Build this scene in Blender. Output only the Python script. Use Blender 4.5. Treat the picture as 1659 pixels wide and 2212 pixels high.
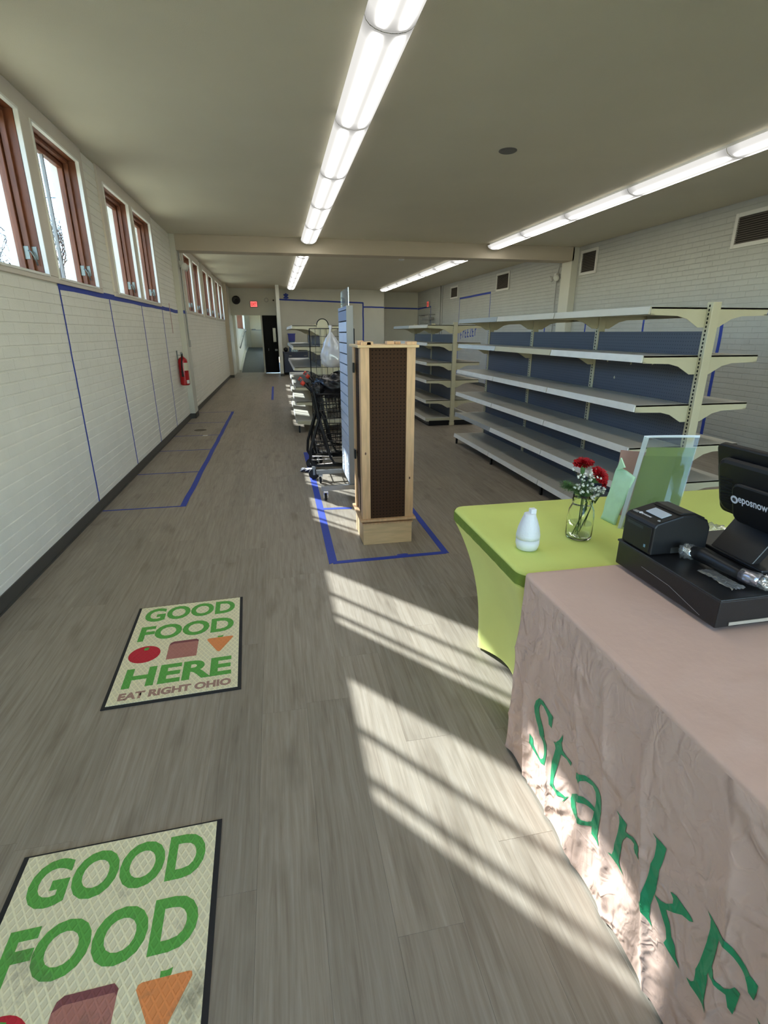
import bpy, bmesh, math, random
from mathutils import Vector, Matrix, noise

random.seed(7)
for o in list(bpy.data.objects): bpy.data.objects.remove(o)
SC = bpy.context.scene
COL = SC.collection

# ------------------------------------------------------------------ camera
F_PX, YAW, PITCH, ROLL, CAM_H = 1107.0, math.radians(11.385), math.radians(19.30), math.radians(-0.06), 1.55
fw = Vector((math.sin(YAW)*math.cos(PITCH), math.cos(YAW)*math.cos(PITCH), -math.sin(PITCH)))
rt = Vector((math.cos(YAW), -math.sin(YAW), 0)); up = rt.cross(fw)
rt, up = math.cos(ROLL)*rt + math.sin(ROLL)*up, -math.sin(ROLL)*rt + math.cos(ROLL)*up
cam = bpy.data.objects.new('camera', bpy.data.cameras.new('camera')); COL.objects.link(cam)
cam.matrix_world = Matrix(((rt.x, up.x, -fw.x, 0), (rt.y, up.y, -fw.y, 0), (rt.z, up.z, -fw.z, CAM_H), (0, 0, 0, 1)))
cam.data.sensor_fit = 'HORIZONTAL'; cam.data.sensor_width = 36.0; cam.data.lens = 36.0*F_PX/1659.0
cam.data.clip_start = 0.02; cam.data.clip_end = 300
SC.camera = cam
def proj(x, y, z):
    d = Vector((x, y, z-CAM_H)); c = d.dot(fw)
    if c < 0.05: return None
    return (829.5+F_PX*d.dot(rt)/c, 1106-F_PX*d.dot(up)/c, c)

# ------------------------------------------------------------------ sky, sun, exposure
SUN_DIR = Vector((1.887, -2.38, -1.97)).normalized()
world = bpy.data.worlds.new('world'); SC.world = world; world.use_nodes = True
wn = world.node_tree.nodes; wl = world.node_tree.links
sky = wn.new('ShaderNodeTexSky'); sky.sky_type = 'NISHITA'; sky.sun_disc = False
sky.sun_elevation = math.radians(33); sky.sun_rotation = math.atan2(-SUN_DIR.x, -SUN_DIR.y)
sky.air_density = 1.0; sky.dust_density = 0.0; sky.ozone_density = 2.0
tint = wn.new('ShaderNodeMix'); tint.data_type = 'RGBA'; tint.blend_type = 'MULTIPLY'; tint.inputs[0].default_value = 1.0; tint.inputs[7].default_value = (0.93, 0.97, 1.0, 1)
wl.new(sky.outputs[0], tint.inputs[6]); wl.new(tint.outputs[2], wn['Background'].inputs[0]); wn['Background'].inputs[1].default_value = 0.62
sun = bpy.data.objects.new('sun', bpy.data.lights.new('sun', 'SUN')); COL.objects.link(sun)
sun.data.energy = 7.6; sun.data.angle = math.radians(0.6); sun.data.color = (0.93, 0.97, 1.0)
sun.rotation_euler = SUN_DIR.to_track_quat('-Z', 'Y').to_euler(); sun.location = (-12, 15, 14)
LENS_BASE, LENS_STREAK = 0.42, 7.6
vs = SC.view_settings
vs.view_transform = 'Standard'; vs.look = 'None'; vs.gamma = 1.0; vs.use_curve_mapping = False
vs.exposure = 1.05

# ------------------------------------------------------------------ mesh helpers
class MB:
    def __init__(s): s.v = []; s.f = []
    def add(s, vs_, fs):
        k = len(s.v); s.v += [tuple(p) for p in vs_]; s.f += [tuple(i+k for i in f) for f in fs]; return s
    def box(s, x0, x1, y0, y1, z0, z1):
        return s.add([(x0,y0,z0),(x1,y0,z0),(x1,y1,z0),(x0,y1,z0),(x0,y0,z1),(x1,y0,z1),(x1,y1,z1),(x0,y1,z1)],
                     [(3,2,1,0),(4,5,6,7),(0,1,5,4),(1,2,6,5),(2,3,7,6),(3,0,4,7)])
    def tube(s, pts, r, n=8, cap=True):
        pts = [Vector(p) for p in pts]; rings = []; prev = None
        rs = r if isinstance(r, (list, tuple)) else [r]*len(pts)
        vv = []
        for i, p in enumerate(pts):
            a = pts[max(i-1, 0)]; b = pts[min(i+1, len(pts)-1)]
            t = (b-a).normalized()
            if prev is None:
                u = t.cross(Vector((0, 0, 1)))
                if u.length < 1e-3: u = t.cross(Vector((1, 0, 0)))
            else:
                u = prev - t*prev.dot(t)
                if u.length < 1e-4: u = t.cross(Vector((0, 0, 1)))
            u.normalize(); prev = u; w = t.cross(u)
            for k in range(n):
                a_ = 2*math.pi*k/n
                vv.append(p + (u*math.cos(a_) + w*math.sin(a_))*rs[i])
        ff = []
        for i in range(len(pts)-1):
            for k in range(n):
                k2 = (k+1) % n
                ff.append((i*n+k, i*n+k2, (i+1)*n+k2, (i+1)*n+k))
        if cap:
            ff.append(tuple(range(n-1, -1, -1))); m = (len(pts)-1)*n; ff.append(tuple(m+k for k in range(n)))
        return s.add(vv, ff)
    def lathe(s, prof, c=(0, 0, 0), n=24):
        vv = []; ff = []
        for r, z in prof:
            for k in range(n):
                a = 2*math.pi*k/n; vv.append((c[0]+r*math.cos(a), c[1]+r*math.sin(a), c[2]+z))
        for i in range(len(prof)-1):
            for k in range(n):
                k2 = (k+1) % n; ff.append((i*n+k, i*n+k2, (i+1)*n+k2, (i+1)*n+k))
        ff.append(tuple(range(n-1, -1, -1))); m = (len(prof)-1)*n; ff.append(tuple(m+k for k in range(n)))
        return s.add(vv, ff)
    def prism(s, poly, axis, a0, a1):
        def P(p, a):
            if axis == 'x': return (a, p[0], p[1])
            if axis == 'y': return (p[0], a, p[1])
            return (p[0], p[1], a)
        n = len(poly)
        return s.add([P(p, a0) for p in poly]+[P(p, a1) for p in poly],
                     [tuple(range(n-1, -1, -1)), tuple(range(n, 2*n))]+[(i, (i+1) % n, n+(i+1) % n, n+i) for i in range(n)])
    def grid(s, fn, nu, nv):
        vv = [fn(i/nu, j/nv) for j in range(nv+1) for i in range(nu+1)]
        return s.add(vv, [(j*(nu+1)+i, j*(nu+1)+i+1, (j+1)*(nu+1)+i+1, (j+1)*(nu+1)+i) for j in range(nv) for i in range(nu)])
    def blob(s, c, r, n=24, m=14, fn=None):
        vv = []; ff = []
        for j in range(m+1):
            th = math.pi*j/m
            for k in range(n):
                ph = 2*math.pi*k/n
                d = Vector((math.sin(th)*math.cos(ph), math.sin(th)*math.sin(ph), math.cos(th)))
                q = 1.0 if fn is None else fn(d)
                vv.append((c[0]+d.x*r[0]*q, c[1]+d.y*r[1]*q, c[2]+d.z*r[2]*q))
        for j in range(m):
            for k in range(n):
                k2 = (k+1) % n; ff.append((j*n+k, (j+1)*n+k, (j+1)*n+k2, j*n+k2))
        return s.add(vv, ff)
    def xf(s, M):
        s.v = [tuple(M @ Vector(p)) for p in s.v]; return s

ORG = {}
def mesh_of(mb, smooth=False, off=(0, 0, 0)):
    me = bpy.data.meshes.new('m')
    me.from_pydata([(p[0]-off[0], p[1]-off[1], p[2]-off[2]) for p in mb.v], [], mb.f)
    if smooth: me.polygons.foreach_set('use_smooth', [True]*len(me.polygons))
    me.validate(); me.update()
    return me
def link(name, me, mat=None, parent=None, loc=(0, 0, 0)):
    me.name = name
    o = bpy.data.objects.new(name, me); COL.objects.link(o)
    if mat is not None and not me.materials: me.materials.append(mat)
    if parent is not None: o.parent = parent
    o.location = loc
    return o
def mk(name, mb, mat, parent=None, smooth=False, bevel=0.0, fixn=False):
    """one mesh object from world-space geometry"""
    if parent is not None: off = ORG[parent.name]; loc = (0, 0, 0)
    else:
        xs, ys, zs = zip(*mb.v)
        off = ((min(xs)+max(xs))/2, (min(ys)+max(ys))/2, min(zs)); loc = off
    me = mesh_of(mb, smooth, off)
    if fixn:
        bm = bmesh.new(); bm.from_mesh(me); bmesh.ops.recalc_face_normals(bm, faces=bm.faces); bm.to_mesh(me); bm.free()
    o = link(name, me, mat, parent, loc)
    ORG[o.name] = off
    if bevel:
        m = o.modifiers.new('bevel', 'BEVEL'); m.width = bevel; m.segments = 2; m.limit_method = 'ANGLE'; m.angle_limit = math.radians(40)
    return o
def tag(o, label=None, cat=None, group=None, kind=None):
    if label: o['label'] = label
    if cat: o['category'] = cat
    if group: o['group'] = group
    if kind: o['kind'] = kind
    return o
def thing(name, loc, label, cat, group=None):
    o = bpy.data.objects.new(name, None); COL.objects.link(o); o.location = loc; o.empty_display_size = 0.1
    ORG[o.name] = loc
    return tag(o, label, cat, group)
def struct(name, mb, mat, parent=None, **k):
    o = mk(name, mb, mat, parent, **k)
    if parent is None: o['kind'] = 'structure'
    return o
def arc(c, r, a0, a1, n, plane='xz', y=0):
    out = []
    for i in range(n+1):
        a = math.radians(a0+(a1-a0)*i/n)
        out.append((c[0]+r*math.cos(a), c[1]+r*math.sin(a)))
    return out

# ------------------------------------------------------------------ materials
def srgb(r, g, b):
    f = lambda c: (c/255/12.92) if c/255 <= 0.04045 else ((c/255+0.055)/1.055)**2.4
    return (f(r), f(g), f(b), 1.0)
def mat(name, col, rough=0.5, metal=0.0, var=0.0, vscale=8.0, bump=0.0, bscale=60.0, spec=0.5, stretch=None, col2=None):
    m = bpy.data.materials.new(name); m.use_nodes = True
    nt = m.node_tree; n = nt.nodes; l = nt.links; b = n['Principled BSDF']
    b.inputs['Base Color'].default_value = col; b.inputs['Roughness'].default_value = rough
    b.inputs['Metallic'].default_value = metal; b.inputs['Specular IOR Level'].default_value = spec
    if var or bump or col2:
        geo = n.new('ShaderNodeNewGeometry'); mp = n.new('ShaderNodeMapping')
        l.new(geo.outputs['Position'], mp.inputs[0])
        if stretch: mp.inputs['Scale'].default_value = stretch
    if var or col2:
        nz = n.new('ShaderNodeTexNoise'); nz.inputs['Scale'].default_value = vscale; nz.inputs['Detail'].default_value = 5
        l.new(mp.outputs[0], nz.inputs['Vector'])
        rp = n.new('ShaderNodeValToRGB'); rp.color_ramp.elements[0].position = 0.32; rp.color_ramp.elements[1].position = 0.7
        if col2 is None:
            rp.color_ramp.elements[0].color = tuple(c*(1-var) for c in col[:3])+(1,)
            rp.color_ramp.elements[1].color = tuple(min(1, c*(1+var)) for c in col[:3])+(1,)
        else:
            rp.color_ramp.elements[0].color = col; rp.color_ramp.elements[1].color = col2
        l.new(nz.outputs[0], rp.inputs[0]); l.new(rp.outputs[0], b.inputs['Base Color'])
    if bump:
        nb = n.new('ShaderNodeTexNoise'); nb.inputs['Scale'].default_value = bscale; nb.inputs['Detail'].default_value = 4
        l.new(mp.outputs[0], nb.inputs['Vector'])
        bp = n.new('ShaderNodeBump'); bp.inputs['Strength'].default_value = bump; bp.inputs['Distance'].default_value = 0.01
        l.new(nb.outputs[0], bp.inputs['Height']); l.new(bp.outputs[0], b.inputs['Normal'])
    return m
def clear_mat(name, tint=(1, 1, 1, 1), gloss=0.08, rough=0.05, haze=None, haze_amt=0.0, fres=0.9):
    m = bpy.data.materials.new(name); m.use_nodes = True
    nt = m.node_tree; n = nt.nodes; l = nt.links; n.remove(n['Principled BSDF'])
    tr = n.new('ShaderNodeBsdfTransparent'); tr.inputs[0].default_value = tint
    gl = n.new('ShaderNodeBsdfGlossy'); gl.inputs['Roughness'].default_value = rough; gl.inputs[0].default_value = (1, 1, 1, 1)
    fr = n.new('ShaderNodeFresnel'); 
    gb = n.new('ShaderNodeNewGeometry'); ir = n.new('ShaderNodeMapRange'); ir.inputs[3].default_value = 1.45; ir.inputs[4].default_value = 1/1.45
    l.new(gb.outputs['Backfacing'], ir.inputs[0]); l.new(ir.outputs[0], fr.inputs[0])
    mx = n.new('ShaderNodeMixShader'); l.new(tr.outputs[0], mx.inputs[1]); l.new(gl.outputs[0], mx.inputs[2])
    mul = n.new('ShaderNodeMath'); mul.operation = 'MULTIPLY_ADD'; mul.inputs[1].default_value = fres; mul.inputs[2].default_value = gloss*0.3
    l.new(fr.outputs[0], mul.inputs[0]); l.new(mul.outputs[0], mx.inputs[0])
    last = mx
    if haze:
        df = n.new('ShaderNodeBsdfDiffuse'); df.inputs[0].default_value = haze
        m2 = n.new('ShaderNodeMixShader'); m2.inputs[0].default_value = haze_amt
        l.new(mx.outputs[0], m2.inputs[1]); l.new(df.outputs[0], m2.inputs[2]); last = m2
    l.new(last.outputs[0], n['Material Output'].inputs[0])
    return m
def emit_mat(name, col, strength):
    m = bpy.data.materials.new(name); m.use_nodes = True
    n = m.node_tree.nodes; n.remove(n['Principled BSDF'])
    e = n.new('ShaderNodeEmission'); e.inputs[0].default_value = col; e.inputs[1].default_value = strength
    m.node_tree.links.new(e.outputs[0], n['Material Output'].inputs[0])
    return m

M_BRICK = mat('painted_brick_lit', srgb(242, 239, 226), 0.5, var=0.03, vscale=3, bump=0.25, bscale=90)  # brick paint lightened to stand in for light on the left side
M_BRICKR = mat('painted_brick_dim', srgb(182, 183, 177), 0.5, var=0.04, vscale=3, bump=0.25, bscale=90)  # same brick paint darkened for the right wall, its dimness put into colour
M_WALL = mat('grey_wall_paint', srgb(212, 210, 196), 0.55, var=0.03, vscale=2, bump=0.08, bscale=120)
M_CEIL = mat('ceiling_paint', srgb(216, 209, 187), 0.75, var=0.02, vscale=1.5, bump=0.1, bscale=150)
M_BEAM = mat('beam_paint', srgb(196, 184, 163), 0.7, var=0.03, vscale=3)
M_CREAM = mat('cream_trim_paint', srgb(222, 212, 198), 0.45, var=0.02, vscale=5)
M_BEAD = mat('white_bead_paint', srgb(240, 238, 230), 0.4)
M_BASEB = mat('vinyl_baseboard', srgb(74, 72, 66), 0.5, var=0.05)
M_WINWOOD = mat('stained_window_wood', srgb(120, 70, 44), 0.45, var=0.25, vscale=7, stretch=(3, 3, 0.6), bump=0.1, bscale=40)
M_GLASS = clear_mat('window_glass', (0.96, 0.99, 1.0, 1), 0.05, 0.0)
M_METAL = mat('grey_hardware', srgb(120, 128, 126), 0.4, 0.7)
M_TAPE = mat('blue_painters_tape', srgb(40, 66, 165), 0.6, var=0.06, vscale=30)
M_BEIGE = mat('beige_enamel', srgb(196, 188, 156), 0.42, var=0.03, vscale=6)
M_RAIL = mat('white_price_rail', srgb(226, 224, 214), 0.35, var=0.05, vscale=9)
M_SHELFTOP = mat('shelf_top_enamel', srgb(200, 194, 178), 0.35, var=0.03, vscale=5)
M_GREYRAIL = mat('grey_shelf_rail', srgb(150, 154, 152), 0.4)
M_CLEARRAIL = clear_mat('clear_price_rail', (0.93, 0.95, 0.95, 1), 0.5, 0.12, (0.8, 0.82, 0.82, 1), 0.25)
M_BLACK = mat('black_plastic', srgb(22, 22, 24), 0.42, spec=0.4)
M_BLACKM = mat('black_metal', srgb(20, 20, 22), 0.35, 0.3)
M_SLOT = mat('slot_dark', srgb(14, 13, 12), 0.9)
M_PINE = mat('pine_board', srgb(214, 172, 126), 0.5, var=0.14, vscale=6, stretch=(9, 9, 1.0), bump=0.05, bscale=60)
M_PINE2 = mat('pine_plywood', srgb(220, 186, 138), 0.5, var=0.1, vscale=7, stretch=(1, 1, 7))
M_SLAT = mat('pale_blue_laminate', srgb(222, 229, 242), 0.4, var=0.02)
M_SLATD = mat('slate_blue_laminate', srgb(126, 138, 166), 0.4)
M_ALU = mat('brushed_aluminium', srgb(150, 150, 148), 0.38, 0.6, var=0.03)
M_GREYPANEL = mat('grey_edge_panel', srgb(150, 150, 148), 0.5)
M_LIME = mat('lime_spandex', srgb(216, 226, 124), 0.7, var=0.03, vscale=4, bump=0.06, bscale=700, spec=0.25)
def add_translucency(m, amt):
    nt = m.node_tree; n = nt.nodes; l = nt.links; b = n['Principled BSDF']; tr = n.new('ShaderNodeBsdfTranslucent')
    src = b.inputs['Base Color'].links; 
    if src: l.new(src[0].from_socket, tr.inputs[0])
    else: tr.inputs[0].default_value = b.inputs['Base Color'].default_value
    mx = n.new('ShaderNodeMixShader'); mx.inputs[0].default_value = amt
    l.new(b.outputs[0], mx.inputs[1]); l.new(tr.outputs[0], mx.inputs[2]); l.new(mx.outputs[0], n['Material Output'].inputs[0])
M_LIMES = mat('lime_spandex_lit_side', srgb(240, 246, 150), 0.7, var=0.03, vscale=4, bump=0.06, bscale=700, spec=0.25)  # cover sides: the same lime lightened to stand in for window light
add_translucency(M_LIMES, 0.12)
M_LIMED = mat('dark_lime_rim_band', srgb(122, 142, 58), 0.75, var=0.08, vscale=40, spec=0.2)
M_PINK = mat('dusty_pink_cloth', srgb(214, 182, 164), 0.62, var=0.03, vscale=5, bump=0.12, bscale=35, spec=0.3)
M_PRINT = mat('green_print', srgb(38, 148, 96), 0.6, var=0.04, vscale=12)
M_NAVY = mat('navy_laminate', srgb(42, 50, 78), 0.4)
M_WHITE = mat('white_ceramic', srgb(228, 230, 230), 0.35)
M_WHITEP = mat('white_plastic', srgb(222, 222, 218), 0.45)
M_RED = mat('red_enamel', srgb(178, 22, 26), 0.3)
M_RUBBER = mat('black_rubber', srgb(28, 28, 30), 0.7)
M_CHROME = mat('chrome', srgb(210, 210, 212), 0.12, 1.0)
M_VENT = mat('vent_frame_paint', srgb(216, 215, 208), 0.5)
M_VENTD = mat('vent_louver_dark', srgb(104, 97, 90), 0.6)
M_CONDUIT = mat('painted_conduit', srgb(168, 168, 164), 0.5)

def add_creases(m):
    """sharp fabric creases: thin ridges where warped noise crosses its mean"""
    nt = m.node_tree; n = nt.nodes; l = nt.links; b = n['Principled BSDF']
    geo = n.new('ShaderNodeNewGeometry'); prev = None
    for sc, st, seed, stretch in ((3.0, 0.5, 0.0, (1, 1, 0.75)), (6.0, 0.42, 7.0, (1, 1.2, 0.8)), (13.0, 0.3, 3.0, (1, 1, 0.85)), (28.0, 0.12, 11.0, (1, 1, 1))):
        mp = n.new('ShaderNodeMapping'); mp.inputs['Location'].default_value = (seed, seed*1.7, seed*0.6); mp.inputs['Scale'].default_value = stretch
        mp.inputs['Rotation'].default_value = (0.35+seed*0.2, 0, 0); l.new(geo.outputs['Position'], mp.inputs[0])
        nz = n.new('ShaderNodeTexNoise'); nz.inputs['Scale'].default_value = sc; nz.inputs['Detail'].default_value = 2; nz.inputs['Distortion'].default_value = 0.8; l.new(mp.outputs[0], nz.inputs['Vector'])
        sb = n.new('ShaderNodeMath'); sb.operation = 'SUBTRACT'; sb.inputs[1].default_value = 0.5; l.new(nz.outputs[0], sb.inputs[0])
        ab = n.new('ShaderNodeMath'); ab.operation = 'ABSOLUTE'; l.new(sb.outputs[0], ab.inputs[0])
        mr = n.new('ShaderNodeMapRange'); mr.interpolation_type = 'SMOOTHERSTEP'; mr.inputs[1].default_value = 0.0; mr.inputs[2].default_value = 0.085; mr.inputs[3].default_value = 1.0; mr.inputs[4].default_value = 0.0; l.new(ab.outputs[0], mr.inputs[0])
        bp = n.new('ShaderNodeBump'); bp.inputs['Strength'].default_value = st; bp.inputs['Distance'].default_value = 0.055/sc; l.new(mr.outputs[0], bp.inputs['Height'])
        if prev: l.new(prev.outputs[0], bp.inputs['Normal'])
        prev = bp
    l.new(prev.outputs[0], b.inputs['Normal'])
M_PINKSIDE = mat('dusty_pink_cloth_creased', srgb(214, 182, 164), 0.62, var=0.03, vscale=5, spec=0.3)
add_creases(M_PINKSIDE); add_creases(M_PRINT)

def plank_material():
    m = bpy.data.materials.new('vinyl_plank'); m.use_nodes = True
    nt = m.node_tree; n = nt.nodes; l = nt.links; b = n['Principled BSDF']
    geo = n.new('ShaderNodeNewGeometry'); oi = n.new('ShaderNodeObjectInfo')
    add = n.new('ShaderNodeMath'); add.operation = 'ADD'; l.new(geo.outputs['Random Per Island'], add.inputs[0]); l.new(oi.outputs['Random'], add.inputs[1])
    fr = n.new('ShaderNodeMath'); fr.operation = 'FRACT'; l.new(add.outputs[0], fr.inputs[0])
    cx = n.new('ShaderNodeCombineXYZ'); sc = n.new('ShaderNodeMath'); sc.operation = 'MULTIPLY'; sc.inputs[1].default_value = 40
    l.new(fr.outputs[0], sc.inputs[0]); l.new(sc.outputs[0], cx.inputs[2])
    va = n.new('ShaderNodeVectorMath'); l.new(geo.outputs['Position'], va.inputs[0]); l.new(cx.outputs[0], va.inputs[1])
    mp = n.new('ShaderNodeMapping'); mp.inputs['Scale'].default_value = (36, 1.7, 1); l.new(va.outputs[0], mp.inputs[0])
    nz = n.new('ShaderNodeTexNoise'); nz.inputs['Scale'].default_value = 1.6; nz.inputs['Detail'].default_value = 7; nz.inputs['Roughness'].default_value = 0.62
    nz.inputs['Distortion'].default_value = 0.5; l.new(mp.outputs[0], nz.inputs['Vector'])
    rp = n.new('ShaderNodeValToRGB'); e = rp.color_ramp.elements
    e[0].position = 0.26; e[0].color = srgb(130, 118, 103); e[1].position = 0.72; e[1].color = srgb(162, 152, 137)
    x = e.new(0.45); x.color = srgb(147, 136, 120)
    l.new(nz.outputs[0], rp.inputs[0])
    mp2 = n.new('ShaderNodeMapping'); mp2.inputs['Scale'].default_value = (9, 2.4, 1); l.new(va.outputs[0], mp2.inputs[0])
    n2 = n.new('ShaderNodeTexNoise'); n2.inputs['Scale'].default_value = 1.0; n2.inputs['Detail'].default_value = 3; l.new(mp2.outputs[0], n2.inputs['Vector'])
    r2 = n.new('ShaderNodeValToRGB'); r2.color_ramp.elements[0].position = 0.24; r2.color_ramp.elements[0].color = (0.5, 0.47, 0.43, 1)
    r2.color_ramp.elements[1].position = 0.42; r2.color_ramp.elements[1].color = (1, 1, 1, 1); l.new(n2.outputs[0], r2.inputs[0])
    mx = n.new('ShaderNodeMix'); mx.data_type = 'RGBA'; mx.blend_type = 'MULTIPLY'; mx.inputs[0].default_value = 0.6
    l.new(rp.outputs[0], mx.inputs[6]); l.new(r2.outputs[0], mx.inputs[7])
    hv = n.new('ShaderNodeHueSaturation'); l.new(mx.outputs[2], hv.inputs['Color'])
    mr = n.new('ShaderNodeMapRange'); mr.inputs[3].default_value = 0.91; mr.inputs[4].default_value = 1.07; l.new(fr.outputs[0], mr.inputs[0]); l.new(mr.outputs[0], hv.inputs['Value'])
    mp3 = n.new('ShaderNodeMapping'); mp3.inputs['Scale'].default_value = (170, 5, 1); l.new(va.outputs[0], mp3.inputs[0])
    n3 = n.new('ShaderNodeTexNoise'); n3.inputs['Scale'].default_value = 1.0; n3.inputs['Detail'].default_value = 3; l.new(mp3.outputs[0], n3.inputs['Vector'])
    m3 = n.new('ShaderNodeMapRange'); m3.inputs[1].default_value = 0.3; m3.inputs[2].default_value = 0.7; m3.inputs[3].default_value = 0.91; m3.inputs[4].default_value = 1.07; l.new(n3.outputs[0], m3.inputs[0])
    mm = n.new('ShaderNodeVectorMath'); mm.operation = 'SCALE'; l.new(hv.outputs[0], mm.inputs[0]); l.new(m3.outputs[0], mm.inputs['Scale'])
    l.new(mm.outputs[0], b.inputs['Base Color'])
    b.inputs['Roughness'].default_value = 0.42; b.inputs['Specular IOR Level'].default_value = 0.4
    bp = n.new('ShaderNodeBump'); bp.inputs['Strength'].default_value = 0.12; bp.inputs['Distance'].default_value = 0.004
    l.new(nz.outputs[0], bp.inputs['Height']); l.new(bp.outputs[0], b.inputs['Normal'])
    return m
M_PLANK = plank_material()

def dot_material(name, col, dark, pitch, rad, axis, rough=0.6):
    """pegboard: a lattice of small dark holes in the plane across the given axis"""
    m = bpy.data.materials.new(name); m.use_nodes = True
    nt = m.node_tree; n = nt.nodes; l = nt.links; b = n['Principled BSDF']
    geo = n.new('ShaderNodeNewGeometry'); sp = n.new('ShaderNodeSeparateXYZ'); l.new(geo.outputs['Position'], sp.inputs[0])
    terms = []
    for a in [i for i in range(3) if i != axis]:
        d = n.new('ShaderNodeMath'); d.operation = 'DIVIDE'; d.inputs[1].default_value = pitch; l.new(sp.outputs[a], d.inputs[0])
        f = n.new('ShaderNodeMath'); f.operation = 'FRACT'; l.new(d.outputs[0], f.inputs[0])
        s = n.new('ShaderNodeMath'); s.operation = 'SUBTRACT'; s.inputs[1].default_value = 0.5; l.new(f.outputs[0], s.inputs[0])
        p = n.new('ShaderNodeMath'); p.operation = 'MULTIPLY'; l.new(s.outputs[0], p.inputs[0]); l.new(s.outputs[0], p.inputs[1])
        terms.append(p)
    ad = n.new('ShaderNodeMath'); l.new(terms[0].outputs[0], ad.inputs[0]); l.new(terms[1].outputs[0], ad.inputs[1])
    lt = n.new('ShaderNodeMath'); lt.operation = 'LESS_THAN'; lt.inputs[1].default_value = (rad/pitch)**2; l.new(ad.outputs[0], lt.inputs[0])
    mx = n.new('ShaderNodeMix'); mx.data_type = 'RGBA'; mx.inputs[6].default_value = col; mx.inputs[7].default_value = dark
    l.new(lt.outputs[0], mx.inputs[0]); l.new(mx.outputs[2], b.inputs['Base Color']); b.inputs['Roughness'].default_value = rough; b.inputs['Specular IOR Level'].default_value = 0.2
    return m
M_PEGB = dot_material('brown_pegboard_front', srgb(66, 45, 30), srgb(16, 11, 8), 0.0254, 0.0042, 1, 0.85)
M_PEGBX = dot_material('brown_pegboard_side', srgb(66, 45, 30), srgb(16, 11, 8), 0.0254, 0.0042, 0, 0.85)
M_PEGBLUE = dot_material('slate_blue_pegboard', srgb(94, 97, 106), srgb(56, 62, 72), 0.0254, 0.0035, 0, 0.5)

# ================================================================== THE SETTING
ZC = 3.16
XL, XR = -1.677, 6.10
YF, YB = -3.0, 21.9
# ---- floor: slab + planks
floor = struct('floor', MB().box(-1.9, 6.4, YF-0.2, 22.9, -0.2, -0.008), M_BASEB)
PW, PL = 0.190, 1.30
def plank_mb(w, l):
    c = 0.0005; mb = MB()
    mb.add([(0,0,-0.008),(w,0,-0.008),(w,l,-0.008),(0,l,-0.008),(0.0001,0.0001,-c),(w-0.0001,0.0001,-c),(w-0.0001,l-0.0001,-c),(0.0001,l-0.0001,-c),
            (c,c,0),(w-c,c,0),(w-c,l-c,0),(c,l-c,0)],
           [(0,1,5,4),(1,2,6,5),(2,3,7,6),(3,0,4,7),(4,5,9,8),(5,6,10,9),(6,7,11,10),(7,4,8,11),(8,9,10,11)])
    return mb
pl = []
rnd = random.Random(3)
x = -1.68
while x < 6.1:
    y = YF - rnd.random()*PL
    while y < 22.6:
        y0, y1 = max(y, YF), min(y+PL, 22.6)
        x1 = min(x+PW, 6.1)
        if y1-y0 > 0.02 and x1-x > 0.02: pl.append((x, x1, y0, y1))
        y += PL
    x += PW
def plank_key(p):
    best = 0
    pts = [proj(p[0], p[2], 0), proj(p[1], p[2], 0), proj((p[0]+p[1])/2, (p[2]+p[3])/2, 0), proj(p[0], p[3], 0), proj(p[1], p[3], 0)]
    if not any(q and -20 < q[0] < 1680 and -20 < q[1] < 2230 for q in pts): return 1e9
    if p[0] > 1.0 and p[3] < 2.2: return 1e9
    return math.hypot((p[0]+p[1])/2, (p[2]+p[3])/2)
pl.sort(key=plank_key)
cache = {}
rest = MB()
for i, p in enumerate(pl):
    w, l = round(p[1]-p[0], 4), round(p[3]-p[2], 4)
    if i < 300:
        if (w, l) not in cache:
            cache[(w, l)] = mesh_of(plank_mb(w, l)); cache[(w, l)].materials.append(M_PLANK)
        o = bpy.data.objects.new('plank', cache[(w, l)]); COL.objects.link(o); o.parent = floor
        fo = ORG['floor']; o.location = (p[0]-fo[0], p[2]-fo[1], -fo[2])
    else:
        q = plank_mb(w, l); rest.add([(a+p[0], b+p[2], c) for a, b, c in q.v], q.f)
tag(mk('plank', rest, M_PLANK, floor), kind='stuff')

# ---- windows along the left wall (two by two)
PAIRS = [(0.82, 1.80, 2.02, 3.00), (3.72, 4.70, 4.92, 5.90), (6.62, 7.60, 7.79, 8.79), (11.62, 12.56, 12.84, 13.80), (14.50, 15.42, 15.72, 16.66), (17.45, 18.35, 18.62, 19.58)]
WZ0, WZ1 = 1.968, 3.02
XO = -1.90
def slab_with_openings(x0, x1, ya, yb, ops, z0, z1, ztop):
    mb = MB(); mb.box(x0, x1, ya, yb, 0, z0); mb.box(x0, x1, ya, yb, z1, ztop)
    y = ya
    for a, b in ops: mb.box(x0, x1, y, a, z0, z1); y = b
    mb.box(x0, x1, y, yb, z0, z1)
    return mb
OPS = [o for p in PAIRS for o in ((p[0], p[1]), (p[2], p[3]))]
wall_left = struct('wall_left', slab_with_openings(XO, XL-0.006, YF, 20.0, [(a-0.022, b+0.022) for a, b in OPS], WZ0-0.022, WZ1+0.022, ZC), M_BRICK)

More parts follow.
